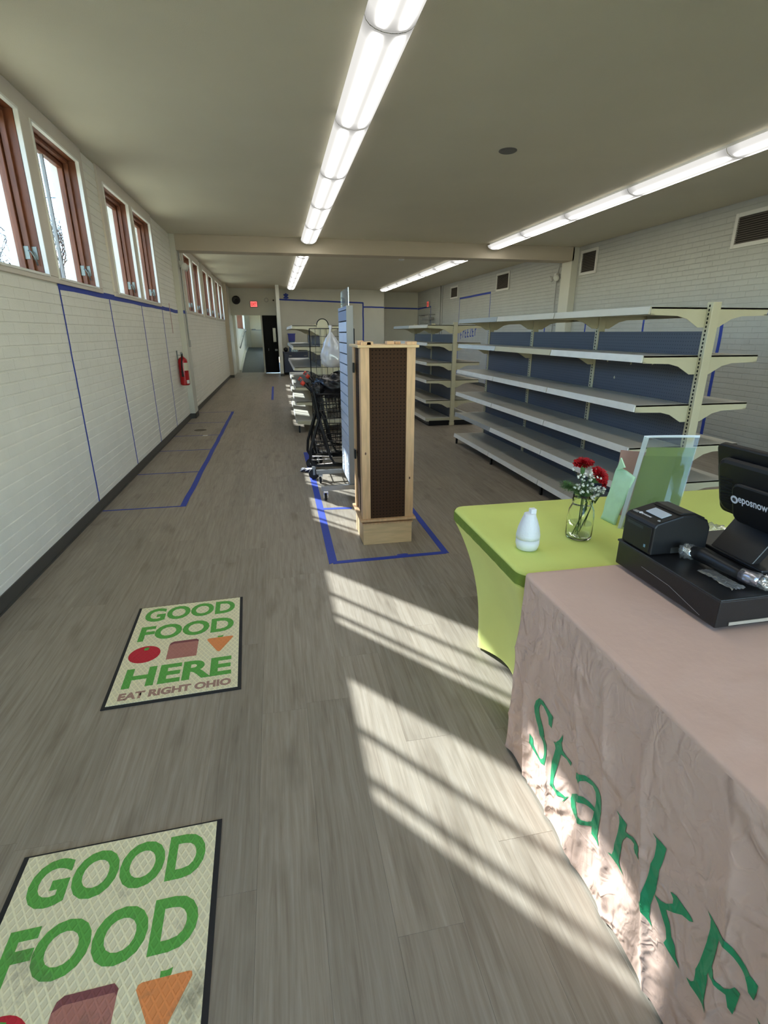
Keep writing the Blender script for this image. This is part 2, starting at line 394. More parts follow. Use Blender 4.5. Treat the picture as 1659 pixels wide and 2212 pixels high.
BH, BL, BJ = 0.0735, 0.222, 0.0075
def brick_mb(l, h, t=0.0062, c=0.0035):
    """a brick face lying in x>0: local y along the wall, z up, back at x=0"""
    return MB().add([(0,0,0),(0,l,0),(0,l,h),(0,0,h),(t-c*0.7,0.0001,0.0005),(t-c*0.7,l-0.0001,0.0005),(t-c*0.7,l-0.0001,h-0.0005),(t-c*0.7,0.0001,h-0.0005),
                     (t,0.0005,c),(t,l-0.0005,c),(t,l-0.0005,h-c),(t,0.0005,h-c)],
                    [(0,1,5,4),(1,2,6,5),(2,3,7,6),(3,0,4,7),(4,5,9,8),(5,6,10,9),(6,7,11,10),(7,4,8,11),(8,9,10,11)])
def lay_bricks(wall, xface, sgn, ya, yb, za, zb, holes, vis, bm_):
    """courses of painted bricks; holes = (y0,y1,z0,z1) without bricks; sgn=+1 faces +x"""
    out = []; k = 0; z = za
    while z < zb-0.01:
        h = min(BH-BJ, zb-z)
        segs = [(ya, yb)]
        for (h0, h1, q0, q1) in holes:
            if z+h > q0+0.002 and z < q1-0.002:
                ns = []
                for s0, s1 in segs:
                    if h1 <= s0 or h0 >= s1: ns.append((s0, s1)); continue
                    if h0 > s0: ns.append((s0, h0))
                    if h1 < s1: ns.append((h1, s1))
                segs = ns
        for s0, s1 in segs:
            y = ya - (BL/2 if k % 2 else 0)
            while y < s1:
                a, b = max(y, s0), min(y+BL-0.0006, s1)
                if b-a > 0.015: out.append((a, b, z, z+h))
                y += BL
        z += BH; k += 1
    keyed = []
    for b in out:
        q = proj(xface, (b[0]+b[1])/2, (b[2]+b[3])/2)
        d = 1e9
        if q and -15 < q[0] < 1675 and -15 < q[1] < 2227 and vis(q, b): d = q[2]
        keyed.append((d, b))
    keyed.sort(key=lambda t: t[0])
    meshes = {}; rest = MB(); wo = ORG[wall.name]
    for i, (d, b) in enumerate(keyed):
        l, h = round(b[1]-b[0], 3), round(b[3]-b[2], 4)
        if i < 300 and d < 1e8:
            if (l, h) not in meshes:
                q = brick_mb(l, h)
                if sgn < 0: q.v = [(-p[0], p[1], p[2]) for p in q.v]; q.f = [tuple(reversed(f)) for f in q.f]
                meshes[(l, h)] = mesh_of(q); meshes[(l, h)].materials.append(bm_)
            o = bpy.data.objects.new('brick', meshes[(l, h)]); COL.objects.link(o); o.parent = wall
            o.location = (xface-wo[0], b[0]-wo[1], b[2]-wo[2])
        else:
            q = brick_mb(l, h); fs = q.f
            if sgn < 0: q.v = [(-p[0], p[1], p[2]) for p in q.v]; fs = [tuple(reversed(f)) for f in q.f]
            rest.add([(p[0]+xface, p[1]+b[0], p[2]+b[2]) for p in q.v], fs)
    tag(mk('brick', rest, bm_, wall), kind='stuff')
HOLES_L = [(p[0]-0.14, p[3]+0.14, WZ0-0.045, ZC) for p in PAIRS]
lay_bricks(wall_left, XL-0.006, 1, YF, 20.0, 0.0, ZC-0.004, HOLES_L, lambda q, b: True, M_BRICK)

def build_window(i, y0, y1):
    d0, d1 = -1.80, XL
    xi = XL+0.004
    w = struct('window_%d' % i, MB().box(-1.826, xi, y0-0.02, y0, WZ0, WZ1).box(-1.826, xi, y1, y1+0.02, WZ0, WZ1)
               .box(-1.826, xi, y0-0.02, y1+0.02, WZ1, WZ1+0.02).box(XO, xi, y0-0.02, y1+0.02, WZ0-0.02, WZ0), M_WINWOOD)
    # outer frame, opening sash, panes
    t = 0.028
    mk('window_frame', MB().box(-1.775, -1.735, y0, y0+t, WZ0, WZ1).box(-1.775, -1.735, y1-t, y1, WZ0, WZ1).box(-1.775, -1.735, y0+t, y1-t, WZ1-t, WZ1).box(-1.775, -1.735, y0+t, y1-t, WZ0, WZ0+0.012), M_WINWOOD, w, bevel=0.003)
    s = 0.048
    mk('sash', MB().box(-1.825, -1.78, y0, y0+s, WZ0, WZ1).box(-1.825, -1.78, y1-s, y1, WZ0, WZ1).box(-1.825, -1.78, y0+s, y1-s, WZ1-s-0.02, WZ1).box(-1.825, -1.78, y0+s, y1-s, WZ0, WZ0+0.03), M_WINWOOD, w, bevel=0.004)
    mk('pane', MB().box(-1.807, -1.803, y0+s, y1-s, WZ0+0.03, WZ1-s-0.02), M_GLASS, w)
    for dy in (0.285, 0.54):
        yc = y0+dy*(y1-y0)/0.98
        mk('mullion', MB().box(-1.815, -1.79, yc-0.011, yc+0.011, WZ0+0.03, WZ1-s-0.02), M_GREYPANEL, w)
    # hinge / latch near the foot of the far jamb
    h = mk('latch', MB().box(-1.782, -1.745, y1-0.032, y1-0.028, WZ0+0.10, WZ0+0.19).box(-1.742, -1.700, y1-0.006, y1, WZ0+0.10, WZ0+0.19), M_METAL, w, bevel=0.002)
    mk('latch_arm', MB().tube([(-1.75, y1-0.03, WZ0+0.16), (-1.73, y1-0.035, WZ0+0.15), (-1.715, y1-0.025, WZ0+0.11), (-1.71, y1-0.02, WZ0+0.06)], 0.006, 6), M_METAL, h, smooth=True)
    # inner white bead
    b = 0.014
    mk('bead', MB().box(XL, XL+0.03, y0-b, y0+0.002, WZ0-b, WZ1+b).box(XL, XL+0.03, y1-0.002, y1+b, WZ0-b, WZ1+b)
       .box(XL, XL+0.03, y0, y1, WZ1-0.002, WZ1+b).box(XL, XL+0.03, y0, y1, WZ0-b, WZ0+0.002), M_BEAD, w)
    return w
wi = 1
for k, p in enumerate(PAIRS):
    a, b = p[0]-0.14, p[3]+0.14
    x0, x1 = XL-0.006, XL+0.02
    struct('trim_%d' % (k+1), MB().box(x0, x1, a, b, WZ1, ZC).box(x0, x1, a, b, WZ0-0.045, WZ0-0.002)
           .box(x0, x1, a, p[0], WZ0, WZ1).box(x0, x1, p[1], p[2], WZ0, WZ1).box(x0, x1, p[3], b, WZ0, WZ1), M_CREAM, bevel=0.002)
    build_window(wi, p[0], p[1]); build_window(wi+1, p[2], p[3]); wi += 2

# ---- right wall with painted bricks
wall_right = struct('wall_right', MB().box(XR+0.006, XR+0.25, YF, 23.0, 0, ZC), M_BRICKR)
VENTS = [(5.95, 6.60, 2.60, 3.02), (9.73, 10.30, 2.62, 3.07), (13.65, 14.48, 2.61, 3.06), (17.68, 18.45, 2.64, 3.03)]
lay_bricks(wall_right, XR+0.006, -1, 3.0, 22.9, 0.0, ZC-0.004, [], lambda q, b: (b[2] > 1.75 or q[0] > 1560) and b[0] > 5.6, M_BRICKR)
# ---- ceiling, beam, pilasters, back walls
struct('ceiling', MB().box(-2.0, 6.4, YF-0.2, 30.3, ZC, ZC+0.15), M_CEIL)
struct('trim_7', MB().box(-1.60, 6.0, 10.42, 10.78, 2.905, ZC), M_BEAM, bevel=0.004)
struct('trim_8', MB().box(XL-0.004, -1.585, 10.40, 10.80, 0, ZC), M_WALL, bevel=0.006)
struct('trim_9', MB().box(5.96, XR+0.004, 10.42, 10.80, 0, ZC), M_WALL, bevel=0.006)
struct('trim_10', MB().box(XL-0.2, -1.55, 19.98, 20.22, 0, ZC), M_BEAM, bevel=0.006)
struct('wall_back', MB().box(0.20, 4.42, YB, YB+0.15, 0, ZC).box(4.30, 4.42, YB+0.15, 22.9, 0, ZC).box(4.30, 6.2, 22.9, 23.05, 0, ZC), M_WALL)
struct('wall_partition', MB().box(0.125, 0.25, 20.25, YB+0.1, 0, ZC), M_WALL, bevel=0.004)
struct('wall_header', MB().box(-1.62, 0.20, 21.95, 22.10, 2.19, ZC).box(-0.50, -0.44, 21.95, 22.10, 0, 2.19).box(0.09, 0.21, 22.08, 22.25, 0.62, 2.25), M_WALL)  # last box is unseen, added behind the black door to trim leaking daylight
# wall beyond the jog and the hall with its ramp
struct('wall_hall_left', MB().box(-1.9, -1.60, 20.2, 22.5, 0, ZC)
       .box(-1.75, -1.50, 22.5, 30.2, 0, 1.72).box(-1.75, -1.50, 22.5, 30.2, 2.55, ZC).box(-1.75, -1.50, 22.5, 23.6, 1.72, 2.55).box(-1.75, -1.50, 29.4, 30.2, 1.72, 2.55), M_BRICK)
hw = struct('window_13', MB().box(-1.70, -1.55, 23.6, 29.4, 1.70, 1.74).box(-1.70, -1.55, 23.6, 29.4, 2.53, 2.56), M_WINWOOD)
for yy in (25.0, 26.2, 27.4, 28.4): mk('mullion', MB().box(-1.66, -1.54, yy-0.05, yy+0.05, 1.74, 2.53), M_WINWOOD, hw)
mk('pane', MB().box(-1.62, -1.615, 23.6, 29.4, 1.74, 2.53), M_GLASS, hw)
struct('wall_hall_right', MB().box(-0.47, -0.42, 22.1, 30.2, 0, ZC), M_WALL)
struct('wall_hall_end', MB().box(-1.75, -0.40, 30.0, 30.2, 0, ZC), M_WALL)
M_CARPET = mat('grey_ramp_carpet', srgb(96, 100, 98), 0.9, var=0.1, vscale=20, bump=0.3, bscale=300)
struct('floor_ramp', MB().prism([(22.55, -0.1), (22.55, 0.003), (27.0, 0.62), (30.0, 0.80), (30.0, -0.1)], 'x', -1.42, -0.52), M_CARPET)
struct('floor_hall', MB().box(-1.75, 0.9, 22.6, 30.2, -0.2, -0.004), M_BASEB)
struct('trim_11', MB().prism([(22.5, 0.0), (22.5, 0.10), (27.0, 0.72), (30.0, 0.92), (30.0, 0.7), (27.0, 0.5)], 'x', -1.50, -1.42), M_WALL)
d1 = struct('door_1', MB().box(-1.26, -0.60, 29.94, 29.99, 0.80, 2.42), mat('beige_door', srgb(206, 196, 170), 0.5), bevel=0.004)
mk('push_bar', MB().tube([(-1.18, 29.90, 1.72), (-0.98, 29.90, 1.72)], 0.02, 8).box(-1.2, -0.64, 29.915, 29.935, 1.67, 1.70), M_ALU, d1, smooth=False)
M_DOORBLK = mat('black_door_paint', srgb(6, 6, 7), 0.5, spec=0.15)
d2 = struct('door_2', MB().box(-0.44, 0.115, 22.02, 22.07, 0.02, 2.19), M_DOORBLK, bevel=0.004)
mk('door_panel', MB().box(-0.37, -0.10, 22.005, 22.02, 0.25, 1.95), M_DOORBLK, d2, bevel=0.006)
mk('window_insert', MB().box(-0.06, 0.05, 22.008, 22.02, 1.20, 1.72), mat('dark_door_glass', srgb(42, 46, 48), 0.15), d2)
mk('handle', MB().box(-0.02, 0.08, 21.985, 22.015, 0.86, 0.93), M_ALU, d2, bevel=0.004)
mk('lever', MB().tube([(-0.27, 22.0, 0.86), (-0.27, 22.0, 0.96)], 0.012, 6), M_ALU, d2)
hr = thing('handrail', (-1.42, 26, 0.9), 'pale metal handrail rising along the lit ramp wall', 'handrail')
mk('rail', MB().tube([(-1.42, 22.9, 0.95), (-1.42, 27.0, 1.55), (-1.42, 29.5, 1.70)], 0.022, 8), M_ALU, hr, smooth=True)
for yy, zz in ((23.6, 1.05), (26.5, 1.47), (29.2, 1.68)): mk('rail_bracket', MB().tube([(-1.50, yy, zz-0.08), (-1.44, yy, zz-0.06), (-1.42, yy, zz)], 0.012, 6), M_ALU, hr)
# ---- front wall behind the camera, a shop window of two panes
struct('wall_front', MB().box(-2.0, 6.3, YF-0.15, YF, 0, 0.45).box(-2.0, 6.3, YF-0.15, YF, 2.7, ZC).box(-2.0, -0.9, YF-0.15, YF, 0.45, 2.7).box(4.6, 6.3, YF-0.15, YF, 0.45, 2.7), M_WALL)
fw_ = struct('window_14', MB().box(-0.9, 4.6, YF-0.12, YF-0.04, 0.45, 0.50).box(-0.9, 4.6, YF-0.12, YF-0.04, 2.65, 2.70).box(-0.9, -0.85, YF-0.12, YF-0.04, 0.5, 2.65).box(4.55, 4.6, YF-0.12, YF-0.04, 0.5, 2.65).box(1.82, 1.88, YF-0.12, YF-0.04, 0.5, 2.65), M_ALU)
mk('pane', MB().box(-0.85, 1.82, YF-0.085, YF-0.08, 0.5, 2.65), M_GLASS, fw_)
mk('pane', MB().box(1.88, 4.55, YF-0.085, YF-0.08, 0.5, 2.65), M_GLASS, fw_)
# ---- baseboards
bb = MB().box(XL, XL+0.008, YF, 10.40, 0, 0.095).box(XL, XL+0.016, YF, 10.40, 0, 0.012)
bb.box(XL, -1.577, 10.392, 10.40, 0, 0.095).box(-1.585, -1.577, 10.392, 10.81, 0, 0.095).box(XL, XL+0.008, 10.80, 19.98, 0, 0.095).box(XL, -1.542, 19.972, 19.98, 0, 0.095).box(-1.55, -1.542, 19.972, 20.23, 0, 0.095)
struct('baseboard_left', bb, M_BASEB)
struct('baseboard_right', MB().box(XR-0.010, XR, YF, 10.42, 0, 0.095).box(XR-0.010, XR, 10.8, 22.9, 0, 0.095), M_BASEB)
struct('baseboard_back', MB().box(0.117, 0.258, 20.24, 20.25, 0, 0.095).box(0.25, 0.258, 20.25, 20.85, 0, 0.095).box(0.258, 4.42, YB-0.008, YB, 0, 0.095), M_BASEB)

# ---- outside: ground and bare trees
struct('ground', MB().box(-60, XO, -30, 90, -0.5, -0.3).box(-60, 60, -40, YF-0.2, -0.5, -0.3), mat('dry_winter_grass', srgb(176, 164, 128), 0.9, var=0.15, vscale=0.6))
M_BARK = mat('grey_bark', srgb(66, 58, 54), 0.9)
def tree(name, x, y, h, seed, label):
    r = random.Random(seed); trunk = MB(); twigs = MB()
    def grow(p, d, l, rad, depth):
        q = p + d*l; mid = p + d*l*0.5 + Vector((r.uniform(-1, 1), r.uniform(-1, 1), r.uniform(-1, 1)))*l*0.05
        (trunk if depth < 3 else twigs).tube([p, mid, q], [rad, rad*0.85, rad*0.68], 6 if depth < 2 else 3, cap=False)
        if depth >= 6: return
        for k in range(3 if depth < 5 else 2):
            nd = (d + Vector((r.uniform(-1, 1), r.uniform(-1, 1), r.uniform(-0.35, 0.7)))*0.75).normalized()
            grow(q if k else mid.lerp(q, 0.6), nd, l*r.uniform(0.62, 0.82), rad*0.6, depth+1)
    grow(Vector((x, y, -0.3)), Vector((r.uniform(-.05, .05), r.uniform(-.05, .05), 1)).normalized(), h*0.27, h*0.016, 0)
    t = thing(name, (x, y, -0.3), label, 'tree', 'bare trees outside')
    mk('trunk', trunk, M_BARK, t); mk('twigs', twigs, M_BARK, t)
for i, (x, y, h, lb) in enumerate([(-9.2, 25.5, 8.2, 'bare leafless tree seen through the nearest window panes'), (-8.0, 30.5, 8.0, 'bare tree beyond the second window from the left edge'),
                                  (-5.0, 37.5, 7.0, 'bare twiggy tree behind the third window from the left edge'), (-11.5, 29.0, 8.6, 'far bare tree behind the fourth window from the left edge')]):
    tree('bare_tree', x, y, h, 20+i, lb)
wire = thing('utility_wire', (-20, 30, 6), 'dark overhead wire crossing the sky outside the windows', 'wire')
for z, dz in ((9.6, 0.3), (7.4, 0.2)): mk('strand', MB().tube([(-40, 32, z), (-20, 30, z-dz), (0, 28, z)], 0.02, 5), M_BLACK, wire)

# ================================================================== CEILING LIGHTS
def lens_material():
    m = bpy.data.materials.new('glowing_light_lens'); m.use_nodes = True
    nt = m.node_tree; n = nt.nodes; l = nt.links; n.remove(n['Principled BSDF'])
    tc = n.new('ShaderNodeTexCoord'); sp = n.new('ShaderNodeSeparateXYZ'); l.new(tc.outputs['Object'], sp.inputs[0])
    def m_(op, a, b=None, c=None):
        q = n.new('ShaderNodeMath'); q.operation = op
        for i, s in enumerate((a, b, c)):
            if s is None: continue
            if isinstance(s, (int, float)): q.inputs[i].default_value = s
            else: l.new(s, q.inputs[i])
        return q.outputs[0]
    ax = m_('ABSOLUTE', sp.outputs[0]); d = m_('DIVIDE', m_('SUBTRACT', ax, 0.062), 0.022)
    g = m_('POWER', 2.718, m_('MULTIPLY', m_('MULTIPLY', d, d), -1.0))
    ay = m_('ABSOLUTE', sp.outputs[1]); e = n.new('ShaderNodeMapRange'); e.inputs[1].default_value = 0.68; e.inputs[2].default_value = 0.56
    e.inputs[3].default_value = 0.0; e.inputs[4].default_value = 1.0; e.clamp = True; l.new(ay, e.inputs[0])
    e2 = m_('MULTIPLY_ADD', e.outputs[0], 0.45, 0.55)
    s = m_('ADD', m_('MULTIPLY', m_('MULTIPLY', g, e.outputs[0]), LENS_STREAK), m_('MULTIPLY', e2, LENS_BASE))
    em = n.new('ShaderNodeEmission'); em.inputs[0].default_value = (1.0, 0.975, 0.92, 1); l.new(s, em.inputs[1])
    l.new(em.outputs[0], n['Material Output'].inputs[0])
    return m
M_LENS = lens_material()
def light_parts(L):
    hb = MB().box(-0.10, 0.10, -L/2, L/2, -0.042, 0.0)
    prof = [(-0.140, -0.040)]+[(0.140*math.cos(a), -0.045-0.068*math.sin(a)) for a in [math.pi*(1-i/10) for i in range(11)]]+[(0.140, -0.040)]
    le = MB().prism(prof, 'y', -L/2+0.0035, L/2-0.0035)
    ends = [MB().prism([(p[0]*1.004, p[1]-0.0006) for p in prof], 'y', s*L/2-0.0035, s*L/2+0.0035) for s in (-1, 1)]
    return mesh_of(hb), mesh_of(le), [mesh_of(e) for e in ends]
M_ENDCAP = mat('lens_end_cap', srgb(236, 234, 226), 0.5)
def light_row(xc, yend, L, n, words, labels):
    hb, le, ends = light_parts(L)
    for m, q in ((hb, M_WHITEP), (le, M_LENS), (ends[0], M_ENDCAP), (ends[1], M_ENDCAP)): m.materials.append(q)
    for k in range(n):
        y = yend-L*(k+0.5)
        t = thing('ceiling_light', (xc, y, ZC), labels[k], 'ceiling light', 'fluorescent ceiling lights')
        link('housing', hb, None, t); link('lens', le, None, t); link('end_cap', ends[0], None, t); link('end_cap', ends[1], None, t)
ORD = ['first', 'second', 'third', 'fourth', 'fifth', 'sixth', 'seventh', 'eighth', 'ninth']
light_row(0.71, 10.33, 1.40, 9, '', ['glowing ceiling light, %s before the beam in the aisle row' % ORD[i] for i in range(9)])
light_row(0.71, 20.95, 1.45, 7, '', ['glowing ceiling light, %s from the back wall in the aisle row' % ORD[i] for i in range(7)])
light_row(4.25, 10.33, 1.40, 9, '', ['glowing ceiling light, %s before the beam in the right-hand row' % ORD[i] for i in range(9)])
light_row(4.25, 21.2, 1.45, 7, '', ['glowing ceiling light, %s from the back wall in the right-hand row' % ORD[i] for i in range(7)])
# ceiling bits
tag(mk('ceiling_plate', MB().lathe([(0.075, -0.012), (0.085, -0.006), (0.085, 0)], (2.258, 5.313, ZC), 24), mat('grey_cover_plate', srgb(98, 96, 92), 0.5), smooth=False), 'round grey cover plate on the bare ceiling', 'cover plate')
sd = thing('smoke_detector', (2.95, 12.6, ZC), 'small white smoke detector on the ceiling behind the beam', 'smoke detector')
mk('base', MB().lathe([(0.08, -0.015), (0.085, 0)], (2.95, 12.6, ZC), 20), M_WHITEP, sd); mk('sensor', MB().lathe([(0.035, -0.06), (0.062, -0.05), (0.066, -0.015)], (2.95, 12.6, ZC), 20), M_WHITEP, sd, smooth=True)

# ================================================================== BLUE TAPE
def strip(name, pts2, plane, at, th, label, group=None, cat='tape'):
    """quad strip of tape lying on a plane; pts2 = four corners in the plane"""
    mb = MB()
    jag = []
    if plane == 'z': mb.prism(pts2, 'z', at, at+th)
    elif plane == 'x': mb.prism(pts2, 'x', at, at+th)
    else: mb.prism(pts2, 'y', at, at+th)
    o = mk(name, mb, M_TAPE, fixn=True)
    return tag(o, label, cat, group)
def rough_line(a, b, w, seed, n=14, amp=0.004):
    """outline of a hand-laid tape line from a to b"""
    r = random.Random(seed); a = Vector(a); b = Vector(b); t = (b-a).normalized(); nn = Vector((-t.y, t.x))
    L, R = [], []
    for i in range(n+1):
        p = a.lerp(b, i/n); j = r.uniform(-amp, amp)
        L.append(p+nn*(w/2+j)); R.append(p-nn*(w/2-j))
    return [tuple(p) for p in L+R[::-1]]
tx = XL+0.0008
strip('tape_line', rough_line((4.90, 1.908), (9.62, 1.912), 0.055, 1), 'x', tx, 0.0012, 'wide blue tape line along the top of the left wall, under the windows')
strip('tape_line', rough_line((9.62, 1.905), (10.39, 1.905), 0.055, 2, 4), 'x', tx, 0.0012, 'short dark blue tape piece above the fire extinguisher')
strip('tape_line', rough_line((10.41, 1.905), (10.79, 1.905), 0.055, 21, 4), 'x', -1.5845, 0.0012, 'blue tape wrapped on the aisle side of the left pilaster')
for i, (ya, yb, zt, lb) in enumerate([(4.915, 4.90, 1.88, 'nearest vertical blue tape line on the left brick wall'), (6.265, 6.34, 1.88, 'second vertical blue tape line on the left brick wall'),
                                      (7.674, 7.69, 1.885, 'third vertical blue tape line on the left brick wall'), (9.003, 8.98, 1.885, 'fourth vertical blue tape line, nearest the fire extinguisher')]):
    strip('tape_line', rough_line((ya, zt), (yb, 0.012), 0.026, 5+i, 22, 0.003), 'x', XL+0.0085 if False else tx, 0.0012, lb)
M_PINKT = mat('faded_pink_tape', srgb(196, 160, 150), 0.6)
o = tag(mk('pink_tape', MB().prism(rough_line((9.637, 2.01), (9.67, 1.546), 0.05, 30, 6), 'x', tx+0.0013, tx+0.0025), M_PINKT, fixn=True), 'faded pink tape hanging above the fire extinguisher', 'tape')
tz = 0.0006
strip('tape_line', rough_line((-0.957, 4.87), (-0.957, 11.17), 0.055, 40, 20, 0.004), 'z', tz, 0.001, 'long blue tape line on the floor along the left wall')
for i, (y, lb) in enumerate([(4.885, 'nearest cross tape line on the floor by the left wall'), (6.19, 'second cross tape line on the floor by the left wall'), (7.44, 'third cross tape line on the floor by the left wall'),
                             (8.55, 'fourth cross tape line on the floor by the left wall'), (9.81, 'fifth cross tape line on the floor, before the left pilaster'), (11.15, 'farthest cross tape line on the floor by the left wall')]):
    strip('tape_line', rough_line((-1.66, y), (-0.985, y), 0.024, 50+i, 8, 0.002), 'z', tz, 0.0009, lb)
strip('tape_line', [(0.272, 3.315), (0.332, 3.355), (0.345, 5.2), (0.352, 6.98), (0.280, 6.98), (0.285, 5.2)], 'z', tz, 0.001, 'wide blue tape line left of the wooden column display')
strip('tape_line', rough_line((0.30, 3.335), (1.145, 3.352), 0.045, 61, 8, 0.003), 'z', tz+0.0002, 0.0011, 'blue tape line on the floor in front of the wooden column display')
strip('tape_line', [(0.78, 3.374), (0.86, 3.372), (0.86, 3.386), (0.835, 3.392), (0.78, 3.386)], 'z', tz+0.0004, 0.0012, 'small torn tape scrap on the line before the wooden column')
strip('tape_line', [(1.165, 3.33), (1.118, 3.37), (1.118, 5.6), (1.165, 5.6)], 'z', tz, 0.001, 'wide blue tape line right of the wooden column display')
strip('tape_line', rough_line((0.34, 4.535), (0.60, 4.51), 0.05, 63, 4, 0.002), 'z', tz+0.0002, 0.001, 'short blue tape line between the column and the slatwall stand')
strip('tape_line', rough_line((-0.158, 13.0), (-0.155, 16.35), 0.055, 64, 4, 0.002), 'z', tz, 0.001, 'lone blue tape piece on the far aisle floor')
# back wall
ty = YB-0.0015
strip('tape_line', rough_line((0.26, 2.765), (3.56, 2.675), 0.055, 70, 14, 0.004), 'y', ty, 0.001, 'long level tape line high on the back wall')
strip('tape_line', rough_line((3.56, 2.69), (3.545, 0.4), 0.055, 71, 10, 0.004), 'y', ty-0.0012, 0.001, 'vertical tape line dropping down the back wall')
strip('tape_line', rough_line((3.58, 2.52), (4.415, 2.51), 0.055, 72, 5, 0.003), 'y', ty, 0.001, 'tape line on the back wall right of the vertical one')
strip('tape_line', rough_line((4.43, 2.535), (6.095, 2.515), 0.055, 73, 6, 0.003), 'y', 22.8985, 0.001, 'tape line across the recessed dark corner of the back wall')
strip('tape_line', rough_line((22.89, 2.50), (20.92, 2.515), 0.055, 74, 6, 0.003), 'x', XR-0.001, 0.001, 'tape line on the right wall by the far exit sign')
strip('tape_line', rough_line((20.90, 2.53), (20.88, 1.6), 0.05, 75, 4, 0.003), 'x', XR-0.001, 0.001, 'short vertical tape under the far exit sign')
knot = MB()
for a in (40, 140, 90): 
    c, s = math.cos(math.radians(a)), math.sin(math.radians(a))
    knot.box(-0.11, 0.11, -0.012, 0.012, -0.03, 0.03); n8 = len(knot.v)-8
    for i in range(n8, n8+8): p = knot.v[i]; knot.v[i] = (p[0]*c-p[2]*s+0.53, p[1]+YB-0.02-a*0.0001, p[0]*s+p[2]*c+2.88)
tag(mk('tape_bow', knot, M_TAPE), 'crumpled knot of blue tape above the back wall line', 'tape')
# right wall
strip('tape_line', rough_line((17.53, 2.61), (14.88, 2.62), 0.055, 80, 8, 0.004), 'x', XR-0.001, 0.001, 'tape line forming the top of the freezer outline on the right wall')
strip('tape_line', rough_line((14.90, 2.60), (14.90, 0.1), 0.03, 81, 10, 0.003), 'x', XR-0.001, 0.001, 'near vertical tape line of the freezer outline')
strip('tape_line', rough_line((17.52, 2.60), (17.52, 0.1), 0.03, 82, 10, 0.003), 'x', XR-0.001, 0.001, 'far vertical tape line of the freezer outline')
for i, (y, lb) in enumerate([(6.49, 'vertical blue tape on the right wall beyond the shelf end post'), (8.14, 'vertical blue tape seen above the nearest blue shelf panel'), (9.885, 'vertical blue tape seen above the middle blue shelf panel'), (11.55, 'vertical blue tape seen above the farthest blue shelf panel')]):
    strip('tape_line', rough_line((y+0.01, 1.80), (y-0.02, 0.1), 0.055 if i == 0 else 0.045, 84+i, 12, 0.004), 'x', XR-0.001, 0.001, lb)
strip('tape_line', rough_line((11.57, 1.78), (5.4, 1.78), 0.05, 90, 12, 0.004), 'x', XR-0.0022, 0.001, 'level blue tape on the right wall at the height of the top shelf')
FZ = {'F': [((0, 0), (0, 1)), ((0, .95), (.7, 1)), ((0, .5), (.55, .55))], 'r': [((0.1, 0), (0.1, .8)), ((0.1, .65), (.7, .85))],
      'E': [((0, 0), (0, 1)), ((0, .97), (.7, 1)), ((0, .5), (.55, .53)), ((0, .03), (.7, .06))], 'Z': [((0, .95), (.75, .98)), ((.7, .95), (.05, .05)), ((0, .04), (.75, .06))]}
fz = thing('tape_lettering', (XR, 16.5, 1.36), 'handmade blue tape letters spelling FREEZER on the right wall', 'lettering')
for i, ch in enumerate('FrEEZEr'):
    mb = MB()
    for a, b in FZ[ch]:
        base_y = 17.28-i*0.218; base_z = 1.37+i*0.013; sc_ = 0.165; hh = 0.27
        if ch == 'F': base_z -= 0.04; 
        P = lambda q: (base_y-q[0]*sc_, base_z+q[1]*hh)
        mb.prism(rough_line(P(a), P(b), 0.038, i, 3, 0.002), 'x', XR-0.0025, XR-0.0005)
    mk('letter', mb, M_TAPE, fz, fixn=True)

